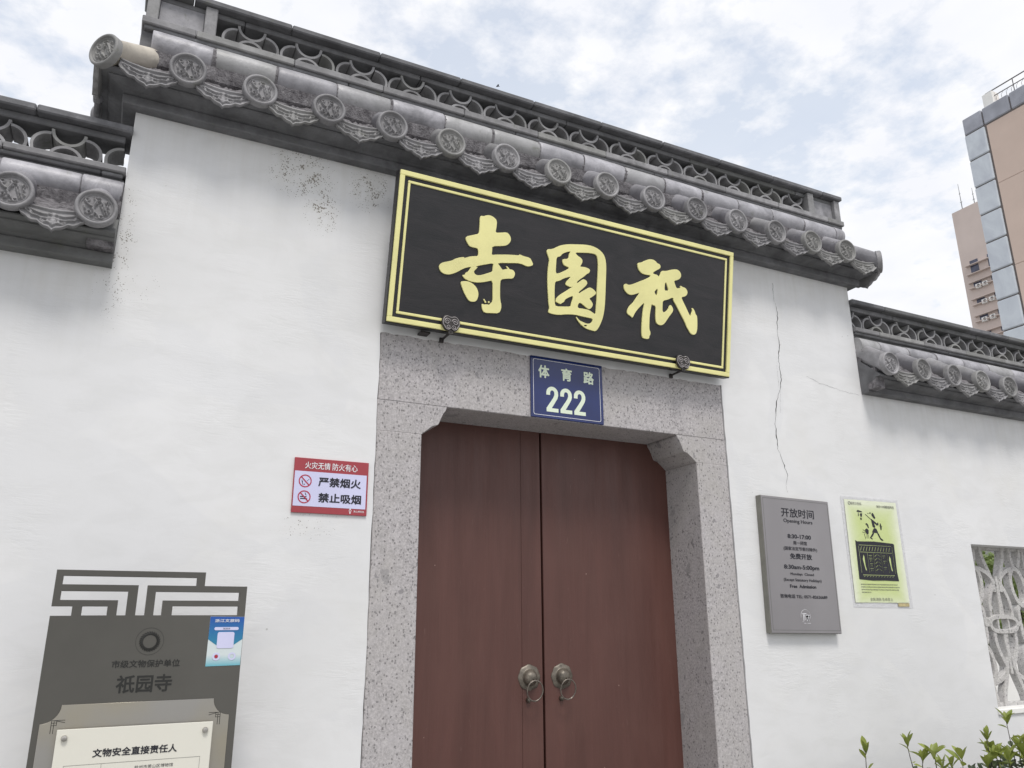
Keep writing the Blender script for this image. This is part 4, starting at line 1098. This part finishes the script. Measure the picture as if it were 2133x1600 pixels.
# ================================================================== poster
po = thing('poster', 'yellow green paper poster taped to the wall under clear film', 'poster', (3.01, 0, 1.97))
def sheet(name, L, y, n, ma, par, amp, seed):
    """wavy sheet filling the quadrilateral L (tl, tr, br, bl)"""
    rr = random.Random(seed); vs, fs = [], []; ph = [rr.uniform(0, 6) for _ in range(6)]
    for j in range(n + 1):
        for i in range(n + 1):
            u, v = i / n, j / n
            x_ = (L[0][0] * (1 - u) + L[1][0] * u) * (1 - v) + (L[3][0] * (1 - u) + L[2][0] * u) * v
            z_ = (L[0][1] * (1 - u) + L[1][1] * u) * (1 - v) + (L[3][1] * (1 - u) + L[2][1] * u) * v
            e_ = amp * 2.2 if (i in (0, n) or j in (0, n)) else 0
            vs.append((x_ + e_ * rr.uniform(-1, 1), y + amp * (math.sin(7 * u + ph[0] + 3 * v) + math.sin(9 * v + ph[1]) * .6), z_ + e_ * rr.uniform(-1, 1)))
    for j in range(n):
        for i in range(n):
            a = j * (n + 1) + i; fs.append((a, a + n + 1, a + n + 2, a + 1))
    return link(name, mesh(name, vs, fs), ma, par, smooth=True)
sheet('clear_film', [(2.775, 2.283), (3.262, 2.285), (3.262, 1.655), (2.775, 1.660)], -.0022, 22, 'film', po, .0006, 2)
sheet('paper', [(2.799, 2.264), (3.236, 2.266), (3.233, 1.685), (2.789, 1.685)], -.0050, 22, 'poster', po, .0003, 4)
boxo('tape_patch', 'tape_brown', po, 3.135, 3.228, -.0062, -.0055, 1.664, 1.682)
YP = -.0060
text('国家文物局', 2.893, 2.243, .086, .017, YP, 'print_grey', po)
text('2023·119消防宣传月', 3.136, 2.236, .148, .016, YP, 'print_grey', po, bold=.006)
text('全民消防·生命至上', 3.002, 1.703, .187, .018, YP, 'print_grey', po)
link('ink_ring', poly('ink_ring', ring_loops(2.838, 2.243, .007, .010, 16), YP - .0006, .0004), 'print_grey', po)
for k, w in enumerate((.302, .312, .305, .070)):
    z_ = 1.785 - k * .0145; x_ = 2.850; L = []; rr = random.Random(k)
    while x_ < 2.850 + w:
        d = rr.uniform(.004, .009); hgt = rr.uniform(.005, .0075)
        L.append([(x_, z_ - hgt / 2), (x_, z_ + hgt / 2), (x_ + d * .35, z_ + hgt * .1), (x_ + d, z_ + hgt / 2), (x_ + d * .7, z_ - hgt / 2), (x_ + d * .4, z_ - hgt * .2)]); x_ += d + rr.uniform(.002, .004)
    link('small_print', poly('small_print', L, YP - .0006, .0003), 'print_grey', po)
# ink rubbing of a door panel, with its lines left in the paper colour
def rq(x0, x1, z0, z1): return [(x0, z0), (x0, z1), (x1, z1), (x1, z0)]
rub = [[(2.842, 1.812), (2.848, 2.030), (2.862, 2.024), (3.0, 2.028), (3.158, 2.021), (3.168, 2.016), (3.162, 1.86), (3.168, 1.806), (3.05, 1.808), (2.95, 1.806)]]
def li(x0, z0, x1, z1, w=.0016):
    d = math.hypot(x1 - x0, z1 - z0); nx, nz = -(z1 - z0) / d * w / 2, (x1 - x0) / d * w / 2
    return [(x0 + nx, z0 + nz), (x1 + nx, z1 + nz), (x1 - nx, z1 - nz), (x0 - nx, z0 - nz)]
rub += [rq(2.867, 2.8700, 1.848, 2.0), rq(3.146, 3.149, 1.848, 2.0), rq(2.872, 3.142, 2.003, 2.0060), rq(2.874, 3.14, 1.9635, 1.9665), rq(2.876, 3.14, 1.835, 1.8390)]
rub += [rq(2.932, 2.9345, 1.850, 1.962), rq(2.981, 2.9835, 1.850, 1.962), rq(3.044, 3.0465, 1.850, 1.962), rq(3.096, 3.0985, 1.850, 1.962)]
rub += [[(2.890, 1.925), (2.900, 1.952), (2.906, 1.940), (2.907, 1.890), (2.914, 1.860), (2.903, 1.864)], [(3.108, 1.925), (3.116, 1.952), (3.124, 1.936), (3.124, 1.890), (3.130, 1.860), (3.119, 1.864)]]
for k in range(11): rub.append(li(2.880 + k * .0235, 1.972, 2.892 + k * .0235, 1.997, .0034))
for k in range(11): rub.append(li(2.882 + k * .0235, 1.826, 2.894 + k * .0235, 1.832, .0028))
for k in range(5): rub.append(li(2.990, 1.862 + k * .02, 3.010, 1.874 + k * .02, .0030)); rub.append(li(3.016, 1.874 + k * .02, 3.038, 1.862 + k * .02, .0030))
for (a, c) in ((2.957, 1.945), (2.957, 1.925), (2.957, 1.898), (2.957, 1.872), (3.070, 1.945), (3.070, 1.915), (3.070, 1.880)):
    rub += [li(a - .014, c + .002, a + .013, c + .003, .0030), li(a - .004, c - .003, a - .008, c - .014, .0028), li(a + .004, c - .003, a + .008, c - .013, .0028)]
link('ink_print', poly('ink_print', rub, YP - .0006, .0003), 'print_black', po)
# striding figure with a raised stick, a small bird and a hanging cloth, printed in ink
fig = [[(3.010, 2.185), (3.018, 2.196), (3.028, 2.190), (3.034, 2.178), (3.041, 2.166), (3.032, 2.160), (3.022, 2.168), (3.014, 2.176)],
       [(3.002, 2.160), (3.018, 2.152), (3.028, 2.146), (3.046, 2.134), (3.058, 2.142), (3.060, 2.128), (3.046, 2.122), (3.034, 2.130), (3.022, 2.136), (3.030, 2.112), (3.020, 2.108), (3.008, 2.114), (3.004, 2.140)],
       [(3.018, 2.106), (3.036, 2.104), (3.048, 2.080), (3.038, 2.078), (2.996, 2.080), (3.004, 2.092)], [(3.038, 2.077), (3.050, 2.077), (3.064, 2.050), (3.082, 2.040), (3.080, 2.034), (3.064, 2.038), (3.056, 2.046)],
       [(3.000, 2.078), (3.014, 2.078), (3.000, 2.060), (2.984, 2.050), (2.996, 2.042), (2.990, 2.040), (2.972, 2.048), (2.984, 2.060)],
       li(2.958, 2.184, 3.004, 2.154, .003), [(2.888, 2.196), (2.900, 2.206), (2.930, 2.200), (2.936, 2.194), (2.906, 2.194)], [(2.900, 2.190), (2.904, 2.190), (2.904, 2.170), (2.898, 2.172)], [(2.914, 2.186), (2.934, 2.188), (2.928, 2.168), (2.918, 2.166)],
       [(2.912, 2.162), (2.926, 2.160), (2.922, 2.148), (2.914, 2.150)], [(2.948, 2.128), (2.962, 2.132), (2.972, 2.122), (2.974, 2.104), (2.966, 2.106), (2.962, 2.118)],
       [(2.940, 2.094), (2.956, 2.102), (2.970, 2.092), (2.966, 2.072), (2.952, 2.066), (2.942, 2.080)], li(2.922, 2.094, 2.944, 2.082, .002), li(2.916, 2.080, 2.942, 2.074, .002), li(2.930, 2.070, 2.936, 2.040, .003), li(2.952, 2.066, 2.948, 2.044, .003), li(2.962, 2.066, 2.962, 2.044, .002),
       [(3.072, 2.136), (3.078, 2.136), (3.084, 2.112), (3.078, 2.096), (3.070, 2.102), (3.072, 2.118)], li(3.060, 2.122, 3.088, 2.120, .002), [(2.978, 2.190), (2.984, 2.194), (2.986, 2.186)], [(2.994, 2.194), (3.004, 2.198), (3.006, 2.190), (2.998, 2.188)]]
link('ink_figure', poly('ink_figure', fig, YP - .0006, .0003), 'print_black', po)

# ================================================================== heritage stele at the left
st = thing('heritage_stele', 'dark grey heritage information stele with fretwork top in front of the wall', 'information board', (-0.82, -0.28, 0))
SY = -0.300
outer = [(-1.110, 0.02), (-1.110, 1.619), (-1.052, 1.619), (-1.052, 1.649), (-1.110, 1.649), (-1.110, 1.760), (-0.666, 1.760), (-0.666, 1.715), (-0.527, 1.715), (-0.527, 0.02)]
hl = [[(-1.091, 1.743), (-0.690, 1.743), (-0.690, 1.715), (-0.841, 1.715), (-0.841, 1.620), (-0.870, 1.620), (-0.870, 1.715), (-1.091, 1.715)],
      [(-1.091, 1.696), (-0.897, 1.696), (-0.897, 1.620), (-0.925, 1.620), (-0.925, 1.667), (-1.091, 1.667)],
      [(-1.026, 1.649), (-0.952, 1.649), (-0.952, 1.620), (-1.026, 1.620)],
      [(-0.816, 1.696), (-0.548, 1.696), (-0.548, 1.667), (-0.790, 1.667), (-0.790, 1.620), (-0.816, 1.620)],
      [(-0.760, 1.650), (-0.548, 1.650), (-0.548, 1.620), (-0.760, 1.620)]]
link('stele_body', poly('stele_body', [outer] + hl, SY, 0.030, 0.0008), 'stele_grey', st)
boxo('stele_foot', 'stele_grey', st, -1.20, -0.44, -0.42, -0.15, 0.0, 0.06, 0.006)
text('市级文物保护单位', -.818, 1.4715, .201, .023, SY, 'stele_text', st, bold=.02)
text('祇园寺', -.817, 1.411, .164, .054, SY, 'stele_text', st, bold=.022)
EMX, EMZ = -0.816, 1.5395
link('emblem_ring', poly('emblem_ring', ring_loops(EMX, EMZ, .0415, .0422, 40), SY - .0006, .0005), 'stele_text', st)
b_ = MB()
for k in range(26):
    a0 = k / 26 * 2 * math.pi
    b_.tube([(EMX + r_ * math.cos(a0 + t_), SY - .0008, EMZ + r_ * math.sin(a0 + t_)) for r_, t_ in ((.021, 0), (.024, .35), (.028, .60), (.032, .75))], [.0008, .0022, .0018, .0004], 5)
link('emblem_swirl', b_.build('emblem_swirl'), 'stele_text', st)
q1 = arc(-1.092, 1.357, .052, -90, 0, 8); q2 = arc(-0.550, 1.357, .052, 180, 270, 8)
bpn = [(-1.092, 0.35)] + q1 + q2 + [(-0.550, 0.35)]
link('metal_plate', poly('metal_plate', [bpn], SY - .004, .004, .0005), 'warm_reflect_panel', st)
for s, x_, z_ in ((1, -1.062, 1.3115), (-1, -0.577, 1.3115)):
    b_ = MB()
    for d in (0, .007):
        b_.tube([(x_ + s * d, SY - .0045, z_ - .034), (x_ + s * d, SY - .0045, z_), (x_ + s * d, SY - .0045, z_ + .003), (x_ + s * .036, SY - .0045, z_ + .003 - d)], .0008, 4)
        b_.tube([(x_ + s * d * 2, SY - .0045, z_ - .012), (x_ + s * d * 2, SY - .0045, z_ + .003)], .0007, 4)
        b_.tube([(x_, SY - .0045, z_ - .004 - d), (x_ + s * .014, SY - .0045, z_ - .004 - d)], .0007, 4)
    link('corner_fret', b_.build('corner_fret'), 'stele_text', st)
nb = thing('notice_board', 'cream notice board screwed onto the metal plate of the dark stele', 'notice', (-0.82, -0.325, 1.29))
boxo('notice_panel', 'notice_cream', nb, -1.043, -0.600, -0.330, -0.322, 0.55, 1.290, 0.0008)
for x_ in (-1.021, -0.622):
    for z_ in (1.266, 0.575):
        b_ = MB(); b_.tube([(x_, -0.304, z_), (x_, -0.335, z_), (x_, -0.3385, z_), (x_, -.3395, z_)], [.009, .009, .008, .003], 16); link('screw', b_.build('screw'), 'screw_steel', nb)
text('文物安全直接责任人', -.820, 1.219, .238, .024, -.3302, 'print_black', nb, bold=.025)
text('杭州市萧山区博物馆', -.763, 1.171, .110, .0105, -.3302, 'print_black', nb)
fr = [[(-1.013, .60), (-1.013, 1.189), (-.630, 1.189), (-.630, .60)]]
ins = lambda x0, x1: [(x0, .601), (x0, 1.1882), (x1, 1.1882), (x1, .601)]
link('table_rule', poly('table_rule', fr + [ins(-1.0122, -.9118), ins(-.9110, -.6308)], -.3306, .0005), 'print_grey', nb)
sk = thing('sticker', 'blue and white information sticker on the top right corner of the stele', 'sticker', (-0.58, -0.303, 1.54))
def quad(name, L, y, ma): link(name, poly(name, [L], y, .0008), ma, sk)
quad('sticker_sheet', [(-.6380, 1.4575), (-.6370, 1.6165), (-.5265, 1.6150), (-.5280, 1.4590)], SY - .0012, 'sticker_pale')
quad('blue_field', [(-.6375, 1.543), (-.6368, 1.616), (-.5267, 1.6146), (-.5272, 1.543), (-.555, 1.524), (-.610, 1.524)], SY - .0018, 'sticker_blue')
link('pill', poly('pill', [rrect(-.621, -.543, 1.572, 1.582, .0045)], SY - .0026, .0005), 'sign_lilac', sk)
link('white_square', poly('white_square', [rrect(-.609, -.555, 1.514, 1.566, .006)], SY - .0026, .0005), 'sign_lilac', sk)
link('round_mark', poly('round_mark', ring_loops(-.607, 1.488, .0070, .0125, 20) , SY - .0022, .0004), 'sign_lilac', sk)
link('round_mark', poly('round_mark', ring_loops(-.557, 1.488, .0070, .0125, 20), SY - .0022, .0004), 'sign_lilac', sk)
link('round_mark', poly('round_mark', [arc(-.607, 1.488, .0055, 0, 340, 14)], SY - .0022, .0004), 'print_red', sk)
text('浙江文旅码', -.582, 1.603, .079, .0105, SY - .002, 'print_white', sk, bold=.01)
text('祇园寺', -.582, 1.577, .023, .0055, SY - .0028, 'print_black', sk)

# ================================================================== shrubs in the bed
def leaf_mesh(name, L=0.070, W=0.026, ma='leaf_young', curl=.25):
    n = 6; vs, fs = [], []
    for i in range(n + 1):
        t = i / n; w = W / 2 * (math.sin(math.pi * t ** 1.25) ** .8 if 0 < t < 1 else 0.04); x_ = L * t; zc_ = -curl * L * t * t
        vs += [(x_, -w, zc_ + w * .45), (x_, 0, zc_), (x_, w, zc_ + w * .45)]
    for i in range(n):
        a = 3 * i; fs += [(a, a + 1, a + 4, a + 3), (a + 1, a + 2, a + 5, a + 4)]
    me = mesh(name, vs, fs); me.materials.append(MATS[ma]); me.polygons.foreach_set('use_smooth', [True] * len(me.polygons)); return me
LEAF_Y = [leaf_mesh('leaf', .070, .027, 'leaf_young', .15), leaf_mesh('leaf', .058, .024, 'leaf_young', -.10), leaf_mesh('leaf', .064, .023, 'leaf_young', .35)]
LEAF_O = [leaf_mesh('leaf', .064, .029, 'leaf_old', .2), leaf_mesh('leaf', .055, .027, 'leaf_old', .05)]
def put_leaf(par, me, pos, az, el, roll, s=1.0):
    o_ = link('leaf', me, None, par, pos)
    d = Matrix.Rotation(az, 4, 'Z') @ Matrix.Rotation(-el, 4, 'Y') @ Matrix.Rotation(roll, 4, 'X')
    o_.rotation_euler = d.to_euler(); o_.scale = (s, s, s)
def shoot(par, b0, tip, whorl, side, seed, young=True, size=1.0):
    rr = random.Random(seed); a = Vector(b0); t_ = Vector(tip); pts = []
    for k in range(7):
        u = k / 6; p_ = a.lerp(t_, u); p_.x += .008 * math.sin(u * 3.1 + seed); pts.append(p_)
    b_ = MB(); b_.tube(pts, [.0036 - .0022 * k / 6 for k in range(7)], 6); link('stem', b_.build('stem'), 'bark', par, smooth=True)
    for k in range(whorl):
        az = 2 * math.pi * k / whorl + rr.uniform(-.4, .4); el = R(rr.uniform(42, 78)); me = rr.choice(LEAF_Y if young else LEAF_O)
        put_leaf(par, me, t_ - Vector((0, 0, rr.uniform(0, .02))), az, el, rr.uniform(-.6, .6), 1.22 * size * rr.uniform(.8, 1.1))
    for k in range(side):
        u = 1 - (k + .8) * .045 / max((t_ - a).length, .05)
        if u < .1: break
        p_ = a.lerp(t_, u); az = k * 2.4 + rr.uniform(-.3, .3) + seed; el = R(rr.uniform(10, 50)); old = k > 1
        put_leaf(par, rr.choice(LEAF_O if old else LEAF_Y), p_, az, el, rr.uniform(-.5, .5), 1.1 * size * rr.uniform(.75, 1.05))
def mass(par, cx_, cy_, z0, z1, rx, ry, n, seed):
    rr = random.Random(seed); b_ = MB(); st_ = MB()
    for k in range(n):
        a = rr.uniform(0, 6.283); q = math.sqrt(rr.random()); zz_ = z0 + (z1 - z0) * rr.random() ** .7
        sh = 1 - .35 * ((zz_ - z0) / (z1 - z0)) ** 2
        p_ = Vector((cx_ + rx * q * sh * math.cos(a), cy_ + ry * q * sh * math.sin(a), zz_))
        az = rr.uniform(0, 6.283); el = R(rr.uniform(-10, 65)); L = rr.uniform(.045, .07); W = L * .38
        d = Matrix.Rotation(az, 3, 'Z') @ Matrix.Rotation(-el, 3, 'Y') @ Matrix.Rotation(rr.uniform(-.7, .7), 3, 'X')
        V_ = [Vector(v_) for v_ in ((0, 0, 0), (L * .35, -W / 2, .004), (L * .75, -W * .42, .003), (L, 0, -.006), (L * .75, W * .42, .003), (L * .35, W / 2, .004), (L * .5, 0, -.004))]
        b_.add([p_ + d @ v_ for v_ in V_], [(0, 1, 6), (1, 2, 6), (2, 3, 6), (3, 4, 6), (4, 5, 6), (5, 0, 6)])
    for k in range(9):
        a = rr.uniform(0, 6.28); q = rr.uniform(.2, .8)
        st_.tube([(cx_ + rr.uniform(-.03, .03), cy_ + rr.uniform(-.03, .03), .02), (cx_ + rx * q * .5 * math.cos(a), cy_ + ry * q * .5 * math.sin(a), z0 + .15), (cx_ + rx * q * math.cos(a), cy_ + ry * q * math.sin(a), z1 - .05)], [.009, .006, .003], 6)
    fo = link('foliage', b_.build('foliage'), 'leaf_old', par); fo['kind'] = 'stuff'
    link('stems', st_.build('stems'), 'bark', par)
SYY = -0.50
def shrub(x, lab, z1, rx, n, seed, shoots):
    s_ = thing('shrub', lab, 'shrub', (x, SYY, .05), 'leafy shrubs at the foot of the right wall')
    mass(s_, x, SYY, .22, z1, rx, .24, n, seed)
    for q in shoots: shoot(s_, *q)
    return s_
shrub(2.15, 'shrub sending up one lone leafy shoot, leftmost of the shrubs', .86, .16, 300, 1, [((2.14, SYY, .6), (2.160, SYY, 1.035), 5, 5, 3, True, .85)])
shrub(2.47, 'shrub with a tall bare stem topped by a fan of leaves', .885, .18, 380, 2, [((2.50, SYY, .7), (2.440, SYY, 1.045), 5, 6, 8, True, .9), ((2.62, SYY, .8), (2.60, SYY, .985), 7, 3, 5, True, 1.0), ((2.58, SYY + .05, .8), (2.565, SYY + .03, .965), 6, 2, 9, True, .95)])
shrub(2.80, 'low shrub with short yellow green shoots in the middle of the row', .875, .18, 380, 3, [((2.79, SYY, .7), (2.797, SYY, .958), 5, 2, 4, True, 1.0), ((2.73, SYY, .8), (2.722, SYY, .93), 5, 1, 6, True, .9), ((2.66, SYY, .8), (2.655, SYY, .925), 5, 1, 16, True, .9)])
shrub(3.06, 'shrub with one slim stem of pale leaves left of the tallest stem', .88, .18, 400, 4, [((3.05, SYY, .6), (3.012, SYY, 1.03), 5, 5, 2, True, .9), ((3.06, SYY, .8), (3.055, SYY, .95), 8, 2, 12, True, .95), ((3.09, SYY - .04, .8), (3.085, SYY - .04, .935), 6, 2, 44, True, .9), ((2.98, SYY, .8), (2.985, SYY, .915), 5, 1, 18, True, .9), ((3.10, SYY + .06, .8), (3.10, SYY + .06, .955), 6, 2, 13, True, .95)])
shrub(3.30, 'shrub with the tallest leafy stem, below the lattice window', .90, .20, 520, 5, [((3.23, SYY, .6), (3.188, SYY, 1.10), 6, 10, 21, True, .85), ((3.17, SYY, .8), (3.165, SYY, .945), 7, 1, 14, True, .95), ((3.25, SYY, .8), (3.25, SYY, .965), 8, 1, 15, True, 1.0), ((3.21, SYY - .04, .8), (3.21, SYY - .04, .94), 7, 2, 41, True, .95), ((3.14, SYY + .03, .8), (3.125, SYY + .03, .945), 7, 2, 42, True, .9), ((3.28, SYY - .05, .8), (3.28, SYY - .05, .95), 7, 2, 43, True, 1.0), ((3.32, SYY, .8), (3.31, SYY, .985), 6, 2, 17, True, .9)])
shrub(3.75, 'shrub at the right end of the row, mostly past the picture edge', .95, .25, 420, 6, [((3.7, SYY, .8), (3.70, SYY, 1.02), 6, 2, 31, True, .95), ((3.85, SYY, .8), (3.86, SYY, 1.0), 6, 2, 33, True, .95)])

# ================================================================== courtyard seen through the lattice
def crown(name, par, cx_, cy_, cz_, r, rz, n, seed, ma='leaf_far'):
    rr = random.Random(seed); b_ = MB(); clumps = []
    for k in range(16):
        a = rr.uniform(0, 6.28); q = rr.uniform(.2, .8); clumps.append((cx_ + r * q * math.cos(a), cy_ + r * q * math.sin(a), cz_ + rz * rr.uniform(-.7, .8), rr.uniform(.25, .42) * r))
    for k in range(n):
        c = rr.choice(clumps); d = Vector((rr.gauss(0, 1), rr.gauss(0, 1), rr.gauss(0, 1))).normalized() * c[3] * rr.uniform(.6, 1.1)
        p_ = Vector(c[:3]) + d; s_ = rr.uniform(.03, .055)
        u = Vector((rr.gauss(0, 1), rr.gauss(0, 1), rr.gauss(0, .6))).normalized(); w = u.cross(Vector((rr.gauss(0, 1), rr.gauss(0, 1), 1))).normalized()
        b_.add([p_ - u * s_, p_ - w * s_ * .4, p_ + u * s_, p_ + w * s_ * .4], [(0, 1, 2, 3)])
    fo = link(name, b_.build(name), ma, par); fo['kind'] = 'stuff'
def small_tree(x, y, lab, cz_, r, n, seed):
    t_ = thing('garden_tree', lab, 'tree', (x, y, 0), 'green trees inside the courtyard')
    b_ = MB(); b_.tube([(x, y, 0), (x + .03, y, cz_ * .5), (x - .02, y, cz_)], [.06, .045, .02], 8)
    for k in range(5):
        a = k * 1.3 + seed; b_.tube([(x, y, cz_ * .55 + k * .06), (x + r * .5 * math.cos(a), y + r * .5 * math.sin(a), cz_ + .1 * k - .1)], [.025, .008], 6)
    link('trunk', b_.build('trunk'), 'bark', t_)
    crown('crown', t_, x, y, cz_, r, r * .8, n, seed)
small_tree(6.6, 1.9, 'round green garden tree behind the stone lattice window', 1.75, .55, 2600, 11)
small_tree(8.3, 2.6, 'green garden tree deeper in the courtyard, seen through the stone lattice', 1.9, .65, 2600, 12)
hall = thing('courtyard_hall', 'white courtyard hall with grey tiled roof glimpsed through the lattice', 'building', (10.0, 6.0, 0))
boxo('hall_wall', 'white_stucco', hall, 3.5, 19.0, 6.0, 6.3, 0, 2.55)
boxo('hall_wall', 'white_stucco', hall, 18.7, 19.0, 2.2, 5.999, 0, 2.55)
b_ = MB()
b_.add([(3.2, 5.5, 2.5), (19.2, 5.5, 2.5), (19.2, 7.6, 3.35), (3.2, 7.6, 3.35), (3.2, 5.5, 2.58), (19.2, 5.5, 2.58), (19.2, 7.6, 3.43), (3.2, 7.6, 3.43)], [(0, 1, 2, 3), (4, 7, 6, 5), (0, 4, 5, 1), (1, 5, 6, 2), (2, 6, 7, 3), (3, 7, 4, 0)])
link('hall_roof', b_.build('hall_roof'), 'clay_slab', hall)

# ================================================================== tower blocks
t1 = thing('tower_block', 'orange beige tower block edged with grey metal panels at the right', 'building', (46, 10, 0))
BX, BY = 38.1, 19.22
boxo('tower_body', 'bld_orange', t1, BX + .06, 62, -6, BY - .02, 0, 27.7)
zs = [27.92, 26.90, 25.30, 23.67, 22.02, 20.40, 18.76, 17.16, 15.50, 13.85, 12.2, 10.55, 8.9, 7.25, 5.6, 3.95, 2.3, .65]
for a, c in zip(zs[1:], zs[2:]):
    boxo('facade_panel', 'facade', t1, BX - .05, BX + .30, BY - 1.12, BY, c + .035, a - .035, .05)
ys = [BY, BY - 1.12, BY - 2.60] + [BY - 2.60 - 1.95 * k for k in range(1, 12)]
for a, c in zip(ys, ys[1:]):
    boxo('parapet_panel', 'roof_panel', t1, BX - .05, BX + .30, c + .03, a - .03, 26.93, 27.90, .05)
boxo('panel_backing', 'bld_joint', t1, BX + .03, BX + .06, -6, BY - .02, 26.84, 27.72)
boxo('panel_backing', 'bld_joint', t1, BX + .03, BX + .06, BY - 1.22, BY - .02, 0, 26.84)
wz = [26.84, 23.35, 18.70, 14.05, 9.4, 4.75, 0]
for a, c in zip(wz, wz[1:]):
    for y0, y1 in ((BY - 7.0, BY - 1.23), (BY - 14.0, BY - 7.03), (BY - 21.0, BY - 14.03)):
        boxo('wall_panel', 'bld_orange', t1, BX + .0, BX + .0595, y0, y1, c + .012, a - .012)
boxo('roof_post', 'white_stucco', t1, BX + .15, BX + .75, BY - 1.75, BY - 1.2, 27.7, 28.75, .02)
rl = MB(); rx_ = BX + .35
def rail(a, b__, r_=.03): rl.tube([a, b__], r_, 6)
rail((rx_, BY - 1.3, 28.86), (rx_, -3, 28.86), .035); rail((rx_, BY - 1.3, 28.48), (rx_, -3, 28.48), .028)
rail((rx_, BY - 1.3, 28.86), (rx_ + 14, BY - 1.3, 28.86), .035); rail((rx_, BY - 1.3, 28.48), (rx_ + 14, BY - 1.3, 28.48), .028)
link('roof_rail', rl.build('roof_rail'), 'rail_metal', t1)
rl = MB()
for k in range(34):
    y_ = BY - 1.55 - k * .27
    rl.tube([(rx_, y_, 27.75), (rx_, y_, 28.34), (rx_, y_ - .10, 28.42), (rx_, y_ - .10, 28.48)], .011, 4)
    if k % 5 == 4: rail((rx_, y_ - .14, 27.75), (rx_, y_ - .14, 28.86), .022)
for k in range(20): rl.tube([(rx_ + .3 + k * .27, BY - 1.3, 27.75), (rx_ + .3 + k * .27, BY - 1.3, 28.48)], .011, 4)
link('balusters', rl.build('balusters'), 'rail_metal', t1)

t2 = thing('tower_block', 'taller pink tower block farther away with air conditioners on its ledges', 'building', (100, 40, 0))
QX, QY = 88.5, 51.6
boxo('tower_body', 'bld_pink', t2, QX, 120, 10, QY, 0, 50.4)
rows = [(41.80, 43.33)] + [(39.85 - 2.14 * k, 40.62 - 2.14 * k) for k in range(17)]
for i, (z0, z1) in enumerate(rows):
    for y0, y1 in ((49.50, 50.50), (46.9, 48.30), (43.2, 44.4)):
        boxo('window', 'window_dark', t2, QX - .04, QX + .1, y0, y1, z0, z1)
for z in [42.72, 41.55] + [v for k in range(17) for v in (40.48 - 2.14 * k + (1.0 if False else 0), 39.75 - 2.14 * k + 0)]:
    boxo('ledge', 'bld_pink', t2, QX - .45, QX - .001, 45.5, 50.98, z - .05, z + .03)
for y, z, h in ((50.4, 50.4, 3.7), (48.8, 50.4, 2.3)):
    b_ = MB(); b_.tube([(QX + .4, y, z), (QX + .4, y, z + h)], [.05, .02], 6); b_.tube([(QX + .4, y - .15, z + h * .3), (QX + .4, y + .15, z + h * .3)], .03, 5); b_.tube([(QX + .4, y - .1, z + h * .62), (QX + .4, y + .1, z + h * .62)], .03, 5)
    link('antenna', b_.build('antenna'), 'ac_dark', t2)
aclab = ['air conditioner on the topmost occupied ledge, nearer the grey panels', 'air conditioner on the topmost occupied ledge, farther from the grey panels',
         'air conditioner on the middle occupied ledge, nearer the grey panels', 'air conditioner on the middle occupied ledge, farther from the grey panels',
         'air conditioner on the lowest visible ledge, nearer the grey panels', 'air conditioner on the lowest visible ledge, farther from the grey panels']
for (y, z), lab in zip(((48.95, 39.80), (49.80, 39.80), (48.5, 37.66), (49.4, 37.66), (48.8, 35.50), (49.8, 35.50)), aclab):
    a_ = thing('air_conditioner', lab, 'air conditioner', (QX - .22, y, z - .25), 'air conditioners on the pink tower')
    boxo('ac_case', 'ac_white', a_, QX - .42, QX - .05, y - .32, y + .32, z - .25 - 0, z + .25, .02)
    b_ = MB(); b_.tube([(QX - .421, y - .06, z), (QX - .44, y - .06, z)], [.19, .17], 14); link('ac_grille', b_.build('ac_grille'), 'ac_dark', a_)

# a tiny bird high over the roof
b_ = MB(); bx, by, bz = 4.75, 8.77, 11.76
b_.tube([(bx - .03, by, bz - .006), (bx - .025, by, bz), (bx + .01, by, bz + .004), (bx + .035, by, bz + .010), (bx + .045, by, bz + .010)], [.002, .007, .008, .005, .002], 8)
b_.add([(bx - .015, by, bz + .006), (bx + .02, by, bz + .008), (bx + .01, by - .04, bz + .016), (bx - .02, by - .045, bz + .014)], [(0, 1, 2, 3)])
b_.add([(bx - .015, by, bz + .006), (bx + .02, by, bz + .008), (bx + .01, by + .04, bz + .016), (bx - .02, by + .045, bz + .014)], [(0, 1, 2, 3)])
tag(link('bird', b_.build('bird'), 'bird_dark'), 'tiny dark bird flying in the sky above the roof', 'bird')

for o_ in bpy.data.objects:
    if '_base' in o_: del o_['_base']
